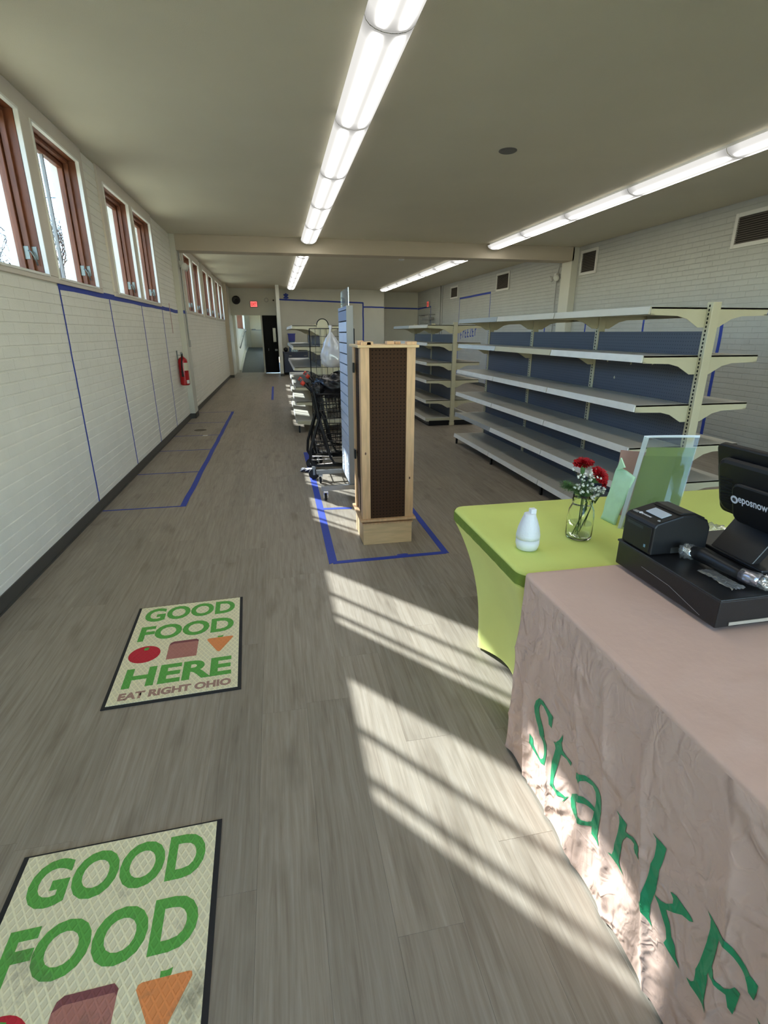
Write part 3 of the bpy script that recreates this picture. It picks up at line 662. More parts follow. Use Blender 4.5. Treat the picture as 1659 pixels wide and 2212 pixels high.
# ================================================================== GONDOLA SHELVING
def bracket_poly(x0, D, sgn, zt, deep=0.13):
    P = [(0, 0), (D, 0), (D, -0.05), (0.52*D, -0.056), (0.34*D, -0.075), (0.12*D, -deep), (0, -deep)]
    return [(x0+sgn*p[0], zt+p[1]) for p in P]
def gondola(label, xs, ys, levels, D, ztop, zpanel, rails=None, kick=False, foot='leg', sides=(-1, 1), extra=None):
    g = thing('gondola_shelving', (xs, (ys[0]+ys[-1])/2, 0), label, 'shelving', 'beige gondola shelving units')
    for k, y in enumerate(ys):
        ya, yb = y-0.025, y+0.025
        if k == 0: ya, yb = y-0.045, y+0.01
        p = mk('post', MB().box(xs-0.034, xs+0.034, ya, yb, 0.02, ztop), M_BEIGE, g, bevel=0.004)
        sl = MB()
        z = 0.2
        while z < ztop-0.03:
            for s in (-1, 1): sl.box(xs+s*0.0345-0.0006, xs+s*0.0345+0.0006, (ya+yb)/2-0.006, (ya+yb)/2+0.006, z, z+0.016)
            z += 0.027
        tag(mk('slots', sl, M_SLOT, p), kind='stuff')
        mk('foot', MB().box(xs-0.045, xs+0.045, ya-0.006, yb+0.006, 0.0, 0.06).box(xs-0.04, xs+0.04, ya-0.003, yb+0.003, 0.06, 0.10), M_BEIGE if k == 0 else M_BLACKM, g, bevel=0.01)
    for k in range(len(ys)-1):
        y0, y1 = ys[k]+0.024, ys[k+1]-0.024
        mk('back_panel', MB().box(xs-0.02, xs-0.012, y0, y1, 0.12, zpanel), M_PEGBLUE, g)
        mk('back_panel', MB().box(xs+0.012, xs+0.02, y0, y1, 0.12, zpanel), M_PEGBLUE, g)
        mk('crossbar', MB().box(xs-0.02, xs+0.02, y0, y1, ztop-0.07, ztop-0.03), M_BEIGE, g)
        for s in sides:
            for lv, zt in enumerate(levels):
                a, b = ys[k]+0.003, ys[k+1]-0.003
                xf, xb = xs+s*D, xs+s*0.034
                x0, x1 = min(xf, xb), max(xf, xb)
                sh = MB().box(x0, x1, a, b, zt-0.012, zt)
                lip = xf-s*0.003
                sh.box(min(xf, lip), max(xf, lip), a, b, zt-0.048, zt-0.012)
                sh.box(min(xf, xf-s*0.03), max(xf, xf-s*0.03), a, b, zt-0.048, zt-0.044)
                o = mk('base_deck' if lv == 0 else 'shelf', sh, M_SHELFTOP, g)
                rm = (rails or {}).get((s, lv, k), M_RAIL)
                if rm is not None:
                    rx0, rx1 = xf+s*0.001, xf+s*0.012
                    mk('price_rail', MB().prism([(rx0, zt-0.048), (rx0+s*0.014, zt-0.046), (rx0+s*0.004, zt+0.004), (rx0, zt+0.004)], 'y', a+0.004, b-0.004), rm, o, fixn=True)
                if lv > 0:
                    for yy in (a, b):
                        t = 0.004 if yy == a else -0.004
                        mk('bracket', MB().prism(bracket_poly(xs+s*0.03, D-0.032, s, zt-0.001), 'y', min(yy, yy+t), max(yy, yy+t)), M_BEIGE, o, fixn=True)
                else:
                    for yy in (a, b):
                        t = 0.006 if yy == a else -0.006
                        mk('bracket', MB().prism([(xs+s*0.03, zt-0.012), (xf-s*0.005, zt-0.012), (xf-s*0.005, zt-0.06), (xs+s*0.03, zt-0.10)], 'y', min(yy, yy+t), max(yy, yy+t)), M_BEIGE, o, fixn=True)
        if kick:
            for s in sides:
                xf = xs+s*(D-0.06)
                mk('kick_plate', MB().box(min(xf, xf-s*0.01), max(xf, xf-s*0.01), ys[k]+0.005, ys[k+1]-0.005, 0.005, 0.09), M_BLACKM, g)
    if kick:
        mk('end_kick_plate', MB().box(xs-D+0.06, xs+D-0.06, ys[0]-0.02, ys[0]-0.012, 0.005, 0.09), M_BLACKM, g)
    else:
        for k, y in enumerate(ys):
            for s in sides:
                xf = xs+s*(D-0.03)
                mk('leg', MB().box(xf-0.012, xf+0.012, y-0.014+(0.02 if k == 0 else -0.02), y+0.014+(0.02 if k == 0 else -0.02), 0, 0.11), M_BLACKM, g)
    return g
R1 = {(-1, 5, 2): M_GREYRAIL, (-1, 4, 2): M_CLEARRAIL, (-1, 4, 1): M_BEIGE, (-1, 1, 2): M_CLEARRAIL, (-1, 5, 0): M_SHELFTOP, (-1, 5, 1): M_SHELFTOP}
for lv in range(1, 6):
    for k in range(3): R1[(1, lv, k)] = None
g1 = gondola('long empty beige shelving with blue back panels, behind the flowers', 2.97, [3.28, 4.56, 5.85, 7.15], [0.15, 0.455, 0.745, 1.055, 1.395, 1.712], 0.47, 1.745, 1.555, R1)
chips = MB()
for (y, z, r) in ((3.75, 1.32, 0.02), (4.02, 1.30, 0.014), (4.35, 1.31, 0.014), (4.22, 1.17, 0.012), (3.98, 0.92, 0.01)):
    chips.prism([(y+r*math.cos(a)*random.uniform(.5, 1), z+r*1.3*math.sin(a)*random.uniform(.5, 1)) for a in [i*0.9 for i in range(7)]], 'x', 2.9485, 2.9505)
mk('worn_patches', chips, M_BEIGE, g1)
R2 = {}
for lv in range(1, 6):
    for k in range(2): R2[(1, lv, k)] = None
R2[(-1, 5, 0)] = M_SHELFTOP; R2[(-1, 5, 1)] = M_GREYRAIL
gondola('two-bay empty beige shelving with black kick plate, behind the long shelving', 2.96, [8.68, 9.95, 11.27], [0.14, 0.438, 0.779, 1.069, 1.386, 1.668], 0.47, 1.71, 1.52, R2, kick=True)
g3 = gondola('sunlit beige shelving standing in the aisle behind the shopping carts', 0.72, [8.47, 9.56, 10.66, 11.75], [0.20, 0.50, 0.735, 1.035, 1.35, 1.655], 0.45, 1.69, 1.50, {})
mk('sign_top', MB().prism([(0.645, 1.62)]+[(0.73+0.085*math.cos(a), 1.66+0.085*math.sin(a)) for a in [math.pi*(1-i/12) for i in range(13)]]+[(0.815, 1.62)], 'y', 8.395, 8.42), M_BEIGE, g3, fixn=True)
mk('sign_rim', MB().tube([(0.73+0.088*math.cos(a), 8.40, 1.66+0.088*math.sin(a)) for a in [math.pi*(1-i/12) for i in range(13)]], 0.009, 6), M_BLACK, g3, smooth=True)

# ================================================================== WOODEN COLUMN DISPLAY
cx, cy = 0.757, 3.80
col = thing('column_display', (cx, cy, 0), 'tall pine column display with brown pegboard sides', 'display')
b_ = 0.19
mk('base_board', MB().box(cx-b_, cx+b_, cy-b_, cy-b_+0.018, 0, 0.165), M_PINE2, col, bevel=0.002)
mk('base_board', MB().box(cx-b_, cx+b_, cy+b_-0.018, cy+b_, 0, 0.165), M_PINE2, col, bevel=0.002)
mk('base_board', MB().box(cx-b_, cx-b_+0.018, cy-b_+0.018, cy+b_-0.018, 0, 0.165), M_PINE2, col, bevel=0.002)
mk('base_board', MB().box(cx+b_-0.018, cx+b_, cy-b_+0.018, cy+b_-0.018, 0, 0.165), M_PINE2, col, bevel=0.002)
mk('base_cap', MB().box(cx-b_-0.006, cx+b_+0.006, cy-b_-0.006, cy+b_+0.006, 0.165, 0.178), M_PINE, col, bevel=0.002)
mk('spacer', MB().box(cx-b_+0.02, cx+b_-0.02, cy-b_+0.02, cy+b_-0.02, 0.178, 0.195), M_PINE, col)
mk('ledge', MB().box(cx-0.215, cx+0.215, cy-0.215, cy+0.215, 0.195, 0.213), M_PINE, col, bevel=0.003)
w_ = 0.195; zb0, zb1 = 0.213, 1.452
for sx in (-1, 1):
    for sy in (-1, 1):
        xa, xb_ = sorted((cx+sx*w_, cx+sx*(w_-0.062))); ya, yb = sorted((cy+sy*w_, cy+sy*(w_-0.019)))
        mk('corner_board', MB().box(xa, xb_, ya, yb, zb0, zb1), M_PINE, col, bevel=0.002)
        xa, xb_ = sorted((cx+sx*w_, cx+sx*(w_-0.019))); ya, yb = sorted((cy+sy*(w_-0.019), cy+sy*(w_-0.075)))
        mk('corner_board', MB().box(xa, xb_, ya, yb, zb0, zb1), M_PINE, col, bevel=0.002)
for s in (-1, 1):
    ya, yb = sorted((cy+s*(w_-0.012), cy+s*(w_-0.018)))
    mk('pegboard_panel', MB().box(cx-w_+0.02, cx+w_-0.02, ya, yb, zb0, zb1), M_PEGB, col)
    xa, xb_ = sorted((cx+s*(w_-0.012), cx+s*(w_-0.018)))
    mk('pegboard_panel', MB().box(xa, xb_, cy-w_+0.02, cy+w_-0.02, zb0, zb1), M_PEGBX, col)
mk('top_board', MB().box(cx-0.215, cx+0.215, cy-0.215, cy+0.215, 1.452, 1.470), M_PINE2, col, bevel=0.003)
for (xa, xb_, ya, yb, z1) in ((cx-0.20, cx-0.155, cy-0.10, cy-0.01, 1.497), (cx-0.15, cx-0.105, cy-0.20, cy-0.14, 1.492), (cx+0.02, cx+0.075, cy-0.05, cy+0.02, 1.492), (cx+0.13, cx+0.20, cy-0.20, cy-0.14, 1.492), (cx-0.19, cx-0.12, cy-0.20, cy-0.15, 1.49), (cx+0.09, cx+0.13, cy-0.01, cy+0.05, 1.49)):
    mk('wood_block', MB().box(xa, xb_, ya, yb, 1.470, z1), M_PINE, col, bevel=0.002)
for (x, y, z) in ((cx-w_+0.028, cy-w_-0.0006, 0.72), (cx+w_-0.03, cy-w_-0.0006, 0.52)):
    mk('knot', MB().prism([(x+0.006*math.cos(a), z+0.010*math.sin(a)) for a in [i*math.pi/5 for i in range(10)]], 'y', y, y+0.0008), mat('wood_knot', srgb(96, 60, 36), 0.5), col, fixn=True)
for z in (0.62, 1.27): mk('hinge', MB().box(cx-w_-0.012, cx-w_, cy+0.08, cy+0.13, z, z+0.07), M_BLACKM, col)

# ================================================================== SLATWALL STAND
sw = thing('slatwall_stand', (0.66, 5.1, 0), 'pale blue slatwall panel on casters behind the wooden column', 'display stand')
sy0, sy1 = 4.81, 5.40
mk('core_panel', MB().box(0.642, 0.678, sy0, sy1, 0.13, 1.765), M_SLOT, sw)
z = 0.14; i = 0
zs_ = [0.14+0.0945*k for k in range(18)]
for k in range(17):
    z0, z1 = zs_[k], zs_[k+1]-0.010
    mk('slat', MB().box(0.630, 0.642, sy0+0.012, sy1, z0, z1), M_SLATD if k > 15 else M_SLAT, sw, bevel=0.0015)
    mk('slat', MB().box(0.678, 0.690, sy0+0.012, sy1, z0, z1), M_SLAT, sw, bevel=0.0015)
mk('top_cap', MB().box(0.632, 0.688, sy0+0.012, sy1, zs_[17]-0.002, 1.772), M_SLATD, sw)
mk('end_panel', MB().box(0.630, 0.692, sy0-0.006, sy0+0.012, 0.11, 1.775), M_GREYPANEL, sw, bevel=0.003)
mk('end_panel', MB().box(0.630, 0.692, sy1, sy1+0.018, 0.11, 1.775), M_GREYPANEL, sw, bevel=0.003)
for yy in (4.785, 5.405):
    mk('foot_bar', MB().box(0.345, 0.975, yy-0.02, yy+0.02, 0.105, 0.15), M_ALU, sw, bevel=0.003)
    for xx in (0.385, 0.935):
        c = mk('caster', MB().box(xx-0.022, xx+0.022, yy-0.025, yy+0.025, 0.085, 0.105).box(xx-0.020, xx-0.015, yy-0.018, yy+0.018, 0.03, 0.09).box(xx+0.015, xx+0.020, yy-0.018, yy+0.018, 0.03, 0.09), M_CHROME, sw)
        wv = MB().lathe([(0.028, -0.012), (0.036, -0.008), (0.036, 0.008), (0.028, 0.012)], (0, 0, 0), 18).xf(Matrix.Translation((xx, yy+0.008, 0.037)) @ Matrix.Rotation(math.radians(90), 4, 'Y'))
        mk('caster_wheel', wv, M_RUBBER, c, smooth=True)
ac = mk('sign_holder', MB().box(0.655, 0.661, 4.84, 5.38, 1.776, 1.925), clear_mat('clear_acrylic', (0.93, 0.95, 0.95, 1), 0.5, 0.03, (0.6, 0.62, 0.62, 1), 0.12))
tag(ac, 'clear acrylic sheet standing on top of the slatwall', 'sign holder')

# ================================================================== SHOPPING CARTS
def rotz(c, a): return Matrix.Translation(c) @ Matrix.Rotation(a, 4, 'Z') @ Matrix.Translation((-c[0], -c[1], -c[2]))
def cart(label, ox, oy, lift=0.0):
    """handle at -x end; near side frame in plane y=oy, far side oy+0.50"""
    t = thing('shopping_cart', (ox+0.45, oy+0.25, 0), label, 'shopping cart', 'nested shopping carts')
    def P(x, z, y): return (ox+x, y, z+lift if z > 0.3 else z)
    for y in (oy, oy+0.50):
        f = mk('side_frame', MB().tube([P(0.07, 1.01, y), P(0.10, 0.93, y), P(0.145, 0.68, y), P(0.09, 0.52, y), P(0.035, 0.34, y), P(0.025, 0.22, y), P(0.05, 0.165, y), P(0.12, 0.145, y), P(0.86, 0.135, y)], 0.016, 10), M_BLACKM, t, smooth=True)
        mk('brace', MB().tube([P(0.15, 0.66, y), P(0.20, 0.45, y), P(0.25, 0.24, y), P(0.29, 0.17, y), P(0.40, 0.15, y)], 0.014, 10), M_BLACKM, f, smooth=True)
        mk('handle_arm', MB().tube([P(0.10, 0.94, y), P(0.05, 0.99, y), P(-0.01, 1.045, y)], 0.014, 8), M_BLACKM, f, smooth=True)
        mk('handle_cap', MB().tube([P(-0.03, 1.06, y), P(0.0, 1.035, y)], 0.024, 10), mat('red_handle_cap', srgb(206, 64, 40), 0.4), f, smooth=True)
        for wx in (0.06, 0.82):
            w = mk('caster', MB().box(ox+wx-0.02, ox+wx+0.02, y-0.02, y+0.02, 0.115, 0.14).box(ox+wx-0.012, ox+wx+0.012, y-0.022, y-0.017, 0.05, 0.125).box(ox+wx-0.012, ox+wx+0.012, y+0.017, y+0.022, 0.05, 0.125), M_ALU, t)
            mk('wheel', MB().lathe([(0.045, -0.014), (0.06, -0.010), (0.06, 0.010), (0.045, 0.014)], (0, 0, 0), 20).xf(Matrix.Translation((ox+wx, y, 0.06)) @ Matrix.Rotation(math.radians(90), 4, 'X')), M_RUBBER, w, smooth=True)
    mk('handle_bar', MB().tube([P(-0.01, 1.045, oy+0.02), P(-0.01, 1.045, oy+0.48)], 0.017, 10), M_BLACK, t, smooth=True)
    # baskets of wire: rims and grid
    def basket(name, x0, x1, x2, x3, z0, z1, ya, yb, step):
        mb = MB(); r = 0.0032
        # rim (top) from x0..x1 at z1, bottom x2..x3 at z0
        rim = [P(x0, z1, ya), P(x1, z1-0.02, ya), P(x1, z1-0.02, yb), P(x0, z1, yb), P(x0, z1, ya)]
        bot = [P(x2, z0, ya+.03), P(x3, z0+.03, ya+.03), P(x3, z0+.03, yb-.03), P(x2, z0, yb-.03), P(x2, z0, ya+.03)]
        mb.tube(rim, 0.006, 6); mb.tube(bot, 0.005, 6)
        for f_ in (0.33, 0.66): mb.tube([Vector(a).lerp(Vector(b), f_) for a, b in zip(rim, bot)], 0.004, 5)
        n = int((x1-x0)/step)
        for i in range(n+1):
            a = i/n
            for y_, yi in ((ya, ya+.03), (yb, yb-.03)):
                mb.tube([P(x0+(x1-x0)*a, z1-0.02*a, y_), P(x2+(x3-x2)*a, z0+.03*a, yi)], r, 4, cap=False)
            mb.tube([P(x2+(x3-x2)*a, z0+.03*a, ya+.03), P(x2+(x3-x2)*a, z0+.03*a, yb-.03)], r, 4, cap=False)
        m = 12
        for i in range(m+1):
            a = i/m
            mb.tube([P(x1, z1-.02, ya+(yb-ya)*a), P(x3, z0+.03, ya+.03+(yb-ya-.06)*a)], r, 4, cap=False)
            mb.tube([P(x0, z1, ya+(yb-ya)*a), P(x2, z0, ya+.03+(yb-ya-.06)*a)], r, 4, cap=False)
        mk(name, mb, M_BLACKM, t)
    basket('upper_basket', 0.13, 0.86, 0.17, 0.80, 0.66, 0.93, oy+0.015, oy+0.485, 0.04)
    basket('lower_basket', 0.10, 0.84, 0.12, 0.80, 0.27, 0.42, oy+0.03, oy+0.47, 0.05)
    mk('bottom_rack', MB().tube([P(0.05, 0.215, oy+.02), P(0.05, 0.215, oy+.48)], 0.006, 6).tube([P(0.05, 0.26, oy), P(0.27, 0.25, oy)], 0.006, 6).tube([P(0.05, 0.16, oy+.01), P(0.3, 0.17, oy+.01)], 0.005, 6)
       .tube([P(0.12, 0.26, oy+.005), P(0.12, 0.16, oy+.005)], 0.005, 6).tube([P(0.18, 0.26, oy+.005), P(0.18, 0.16, oy+.005)], 0.005, 6)
       .tube([P(0.06, 0.16, oy+.25), P(0.84, 0.16, oy+.25)], 0.005, 6), M_CHROME, t)
    return t
cart('near black wire shopping cart with red handle ends, under the black bag', 0.27, 5.60)
cart('second black shopping cart nested behind the nearer cart', 0.36, 6.22, 0.02)

def crumple(seed, f1=3.0, a1=0.16, f2=9.0, a2=0.06, sag=0.0):
    o = Vector((seed*3.7, seed*1.3, seed*2.1))
    def fn(d):
        return 1 + a1*noise.noise(d*f1+o) + a2*abs(noise.noise(d*f2+o*2))*2 - a2 + 0.03*noise.noise(d*22+o)
    return fn
M_TRASH = mat('black_bin_liner', srgb(16, 16, 20), 0.33, bump=0.5, bscale=45)
tb = thing('trash_bag', (0.58, 5.86, 0.95), 'crumpled black trash bag lying on top of the carts', 'bag')
mk('bag_body', MB().blob((0.62, 5.86, 0.99), (0.26, 0.20, 0.135), 40, 24, crumple(3, 3.2, 0.3, 8, 0.12)), M_TRASH, tb, smooth=True)
mk('bag_neck', MB().blob((0.415, 5.72, 0.96), (0.075, 0.09, 0.075), 28, 18, crumple(5, 4, 0.35, 9, 0.15)), M_TRASH, tb, smooth=True)

# wire grid panel with the white bag
gp = thing('wire_grid_panel', (0.76, 7.32, 0), 'tall black wire grid panel behind the carts', 'grid panel')
mb = MB().tube([(0.457, 7.32, 0.02), (0.457, 7.32, 1.60)], 0.008, 6).tube([(1.06, 7.32, 0.02), (1.06, 7.32, 1.60)], 0.008, 6).tube([(0.457, 7.32, 1.60), (1.06, 7.32, 1.60)], 0.006, 6)
mk('frame', mb, M_BLACKM, gp)
mb = MB()
for k in range(1, 8): mb.tube([(0.457+0.0754*k, 7.32, 0.1), (0.457+0.0754*k, 7.32, 1.60)], 0.0032, 5)
for k in range(16): mb.tube([(0.457, 7.325, 0.10+0.1*k), (1.06, 7.325, 0.10+0.1*k)], 0.0032, 5)
mk('grid_wires', mb, M_BLACKM, gp)
for xx in (0.50, 1.02): mk('foot', MB().tube([(xx, 7.10, 0.012), (xx, 7.54, 0.012)], 0.012, 8), M_BLACKM, gp)
M_BAGW = clear_mat('translucent_white_bag', (0.9, 0.9, 0.93, 1), 0.6, 0.25, (0.86, 0.86, 0.88, 1), 0.42)
pb = thing('plastic_bag', (0.73, 7.20, 1.08), 'translucent white plastic bag of papers hanging on the wire grid', 'bag')
def bagpt(u, v):
    ph = 2*math.pi*u; z = 1.555-0.455*v
    r = 0.014+0.118*(1-math.exp(-4.2*v**1.3))*(1 if v < 0.82 else math.sqrt(max(0.0, 1-((v-0.82)/0.181)**2)))
    fold = 1+0.16*(1-0.7*v)*math.sin(7*ph+3*v)+0.20*noise.noise(Vector((math.cos(ph)*1.6, math.sin(ph)*1.6, v*4)))+0.10*(1-2*abs(noise.noise(Vector((math.cos(ph)*3+5, math.sin(ph)*3, v*6)))))
    return (0.732+r*fold*math.cos(ph)*1.12+0.012*v, 7.225+r*fold*math.sin(ph)*0.66, z)
mk('bag_body', MB().grid(bagpt, 48, 36), M_BAGW, pb, smooth=True)
mk('bag_knot', MB().tube([(0.728, 7.24, 1.50), (0.726, 7.25, 1.56), (0.735, 7.27, 1.60), (0.74, 7.30, 1.625)], [0.03, 0.012, 0.016, 0.028], 10), M_BAGW, pb, smooth=True)
M_LILAC = mat('lilac_carton', srgb(140, 134, 160), 0.6)
mk('carton', MB().box(0.71, 0.81, 7.20, 7.245, 1.28, 1.37), M_LILAC, pb); mk('paper_pack', MB().box(0.66, 0.73, 7.20, 7.24, 1.12, 1.25), M_WHITEP, pb)
mk('brown_bag', MB().blob((0.78, 7.21, 1.16), (0.055, 0.035, 0.06), 16, 10, crumple(8)), mat('kraft_paper', srgb(186, 150, 110), 0.8), pb, smooth=True)

# work glove on the floor
gl = thing('work_glove', (0.27, 5.93, 0), 'striped grey and white work glove on the floor by the cart', 'glove')
mb = MB().blob((0.30, 5.96, 0.018), (0.065, 0.05, 0.018), 20, 10)
mk('palm', mb, mat('pale_grey_knit', srgb(214, 212, 212), 0.9), gl, smooth=True)
M_GLOVEF = mat('navy_glove_dip', srgb(40, 38, 60), 0.6)
for k in range(4):
    y = 5.925+k*0.024
    mk('finger', MB().tube([(0.262, y, 0.018), (0.225, y-0.005+k*0.002, 0.024), (0.185+0.01*abs(k-1.5), y-0.012+k*0.004, 0.014)], [0.012, 0.012, 0.009], 8), M_GLOVEF if k % 2 == 0 else mat('white_stripe_knit', srgb(225, 225, 230), 0.8), gl, smooth=True)
mk('thumb', MB().tube([(0.31, 5.92, 0.018), (0.28, 5.895, 0.02), (0.245, 5.89, 0.014)], [0.014, 0.013, 0.010], 8), M_GLOVEF, gl, smooth=True)

# ================================================================== LIME TABLE
LX0, LX1, LY0, LY1, LZ = 0.80, 2.63, 1.505, 2.285, 0.742
ft = thing('folding_table', ((LX0+LX1)/2, (LY0+LY1)/2, 0), 'folding table hidden under the stretched lime cover', 'table')
mk('tabletop', MB().box(LX0+0.02, LX1-0.02, LY0+0.02, LY1-0.02, LZ-0.045, LZ-0.006), M_WHITEP, ft)
for xx in (LX0+0.17, LX1-0.17):
    for yy in (LY0+0.14, LY1-0.14): mk('leg', MB().tube([(xx, yy, 0.01), (xx, yy, LZ-0.045)], 0.014, 8), M_GREYPANEL, ft)
def rrect(x0, x1, y0, y1, r, n, per):
    """points on a rounded rectangle: list of (x, y, side, s) going round"""
    out = []
    cs = [((x1-r, y0+r), -90), ((x1-r, y1-r), 0), ((x0+r, y1-r), 90), ((x0+r, y0+r), 180)]
    st = [((x0+r, y0), (x1-r, y0)), ((x1, y0+r), (x1, y1-r)), ((x1-r, y1), (x0+r, y1)), ((x0, y1-r), (x0, y0+r))]
    for k in range(4):
        a, b = st[k]
        for i in range(per):
            f = i/per; out.append((a[0]+(b[0]-a[0])*f, a[1]+(b[1]-a[1])*f, k, f))
        c, a0 = cs[k]
        for i in range(n):
            an = math.radians(a0+90*i/n); out.append((c[0]+r*math.cos(an), c[1]+r*math.sin(an), k, 1.0))
    return out
def lime_pt(p, t):
    """t: 0 = top rim, 1 = floor; corners run to foot pockets, spans pull in"""
    x, y, k, f = p
    mid = math.sin(math.pi*min(f, 1.0)) if f < 1 else 0.0
    cxm, cym = (LX0+LX1)/2, (LY0+LY1)/2
    tt = max(0.0, (t-0.062)/0.938); g = 1-(1-tt)**2.6
    ins = 0.125*g
    hx, hy = (LX1-LX0)/2, (LY1-LY0)/2
    X = cxm+(x-cxm)*(hx-ins)/hx; Y = cym+(y-cym)*(hy-ins*0.85)/hy
    pull = mid*g*(0.06 if k in (1, 3) else 0.10)
    if k == 3: X += pull
    elif k == 1: X -= pull
    elif k == 0: Y += pull
    else: Y -= pull
    zb = 0.012+mid*(0.035 if k in (1, 3) else 0.16)
    z = (LZ-0.012)+(zb-(LZ-0.012))*t
    return (X, Y, z)
per = rrect(LX0, LX1, LY0, LY1, 0.06, 8, 24)
N = len(per); rows = 26
vv = []; ff = []
ring0 = rrect(LX0+0.02, LX1-0.02, LY0+0.02, LY1-0.02, 0.045, 8, 24)
vv.append(((LX0+LX1)/2, (LY0+LY1)/2, LZ))
for p in ring0: vv.append((p[0], p[1], LZ))
r1 = rrect(LX0+0.006, LX1-0.006, LY0+0.006, LY1-0.006, 0.055, 8, 24)
for p in r1: vv.append((p[0], p[1], LZ-0.0035))
for j in range(rows+1):
    for p in per: vv.append(lime_pt(p, j/rows))
for i in range(N): ff.append((0, 1+i, 1+(i+1) % N))
for j in range(rows+2):
    for i in range(N):
        a = 1+j*N; b = a+N; i2 = (i+1) % N
        ff.append((a+i, b+i, b+i2, a+i2))
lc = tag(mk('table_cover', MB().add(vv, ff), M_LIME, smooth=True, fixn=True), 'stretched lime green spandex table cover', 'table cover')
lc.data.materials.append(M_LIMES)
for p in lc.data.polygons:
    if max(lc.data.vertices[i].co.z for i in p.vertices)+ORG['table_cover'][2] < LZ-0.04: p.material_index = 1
# darker rim band at the table edge
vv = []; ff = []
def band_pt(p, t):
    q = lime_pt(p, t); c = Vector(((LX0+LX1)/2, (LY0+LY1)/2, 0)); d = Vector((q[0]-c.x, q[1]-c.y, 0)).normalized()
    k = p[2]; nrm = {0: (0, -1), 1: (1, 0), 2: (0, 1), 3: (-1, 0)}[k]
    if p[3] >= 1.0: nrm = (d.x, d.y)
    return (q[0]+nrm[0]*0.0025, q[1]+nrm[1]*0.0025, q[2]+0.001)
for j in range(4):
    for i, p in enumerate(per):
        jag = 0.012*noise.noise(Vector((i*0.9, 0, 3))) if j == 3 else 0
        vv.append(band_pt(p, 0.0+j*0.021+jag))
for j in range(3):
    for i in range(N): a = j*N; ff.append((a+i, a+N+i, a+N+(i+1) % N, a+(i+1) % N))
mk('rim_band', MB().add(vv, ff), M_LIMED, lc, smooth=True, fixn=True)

# ================================================================== PINK TABLE AND CLOTH
KX0, KX1, KY0, KY1, KZ = 0.80, 1.62, -0.40, 1.495, 0.757
ft2 = thing('folding_table', (1.2, 0.55, 0), 'folding table hidden under the dusty pink cloth', 'table')
mk('tabletop', MB().box(KX0+0.02, KX1-0.02, KY0+0.02, KY1-0.02, KZ-0.05, KZ-0.012), M_WHITEP, ft2)
for xx in (KX0+0.15, KX1-0.15):
    for yy in (KY0+0.2, KY1-0.2): mk('leg', MB().tube([(xx, yy, 0.01), (xx, yy, KZ-0.05)], 0.014, 8), M_GREYPANEL, ft2)
def ridge(x): return 1-abs(noise.noise(x))*2
def cloth_out(s, z):
    """outward displacement of the hanging cloth at perimeter position s (m) and height z"""
    u = max(0.0, min(1.0, (KZ-z)/0.75))
    a = 0.010*u*noise.noise(Vector((s*4.0, z*0.8, 1.0)))
    k = min(1, u*3)
    b = 0.011*k*max(0, ridge(Vector((s*6+z*1.6, z*1.3, 4.0))))**4
    c = 0.006*k*max(0, ridge(Vector((s*5-z*4.5, z*2.2+s*1.8, 9.0))))**4
    return a+b+c+0.006*u
def cloth_side(y, z):
    """x of the left face of the pink cloth"""
    return KX0-cloth_out(KY1-y, z)
per = rrect(KX0, KX1, KY0, KY1, 0.022, 6, 330)
N = len(per); rows = 125
nr = {0: (0, -1), 1: (1, 0), 2: (0, 1), 3: (-1, 0)}
vv = []; ff = []
def top_z(x, y):
    near = max(0, min(1, (1.0-y)/0.5))
    return KZ+0.0025*noise.noise(Vector((x*5, y*4, 3)))+0.007*near*max(0, ridge(Vector((x*4+y*2, y*11-x*3, 6))))**4
nu, nv = 60, 120
for j in range(nv+1):
    for i in range(nu+1):
        x_ = KX0+0.022+(KX1-KX0-0.044)*i/nu; y_ = KY0+0.022+(KY1-KY0-0.044)*j/nv
        e = min(i, nu-i, j, nv-j); w = min(1, e/6)
        vv.append((x_, y_, KZ+(top_z(x_, y_)-KZ)*w))
for j in range(nv):
    for i in range(nu): a = j*(nu+1)+i; ff.append((a, a+1, a+nu+2, a+nu+1))
base = len(vv)
inner = rrect(KX0+0.022, KX1-0.022, KY0+0.022, KY1-0.022, 0.0005, 6, 330)
for p in inner: vv.append((p[0], p[1], KZ))
prof = [(0.66, 0.9985), (0.87, 0.9955), (0.965, 0.991), (1.0, 0.984)]
def perim_s(p):
    k, f = p[2], p[3]
    if k == 3: return KY1-p[1]
    if k == 0: return 1.9+p[0]-KX0
    if k == 1: return 2.7+p[1]-KY0
    return -(p[0]-KX0)
for fx, fz in prof:
    for p, q in zip(per, inner): vv.append((q[0]+(p[0]-q[0])*fx, q[1]+(p[1]-q[1])*fx, KZ*fz))
for j in range(1, rows+1):
    for i, p in enumerate(per):
        t = j/rows; hem = 0.012+0.006*noise.noise(Vector((perim_s(p)*6, 0, 5)))
        z = KZ*0.984+(hem-KZ*0.984)*t
        n2 = nr[p[2]]
        if p[3] >= 1.0:
            cxm = (p[0]-(KX0+KX1)/2, p[1]-(KY0+KY1)/2); n2 = (math.copysign(0.7, cxm[0]), math.copysign(0.7, cxm[1]))
        d = cloth_out(perim_s(p), z)
        if p[2] == 2 or (p[3] >= 1 and p[1] > 1.4): d *= 0.35
        vv.append((p[0]+n2[0]*d, p[1]+n2[1]*d, z))
R_ = len(prof)+rows
for j in range(R_):
    for i in range(N):
        a = base+j*N; b = a+N; i2 = (i+1) % N; ff.append((a+i, b+i, b+i2, a+i2))
pc = tag(mk('tablecloth', MB().add(vv, ff), M_PINK, smooth=True, fixn=True), 'wrinkled dusty pink tablecloth with green lettering', 'tablecloth')
pc.data.materials.append(M_PINKSIDE)
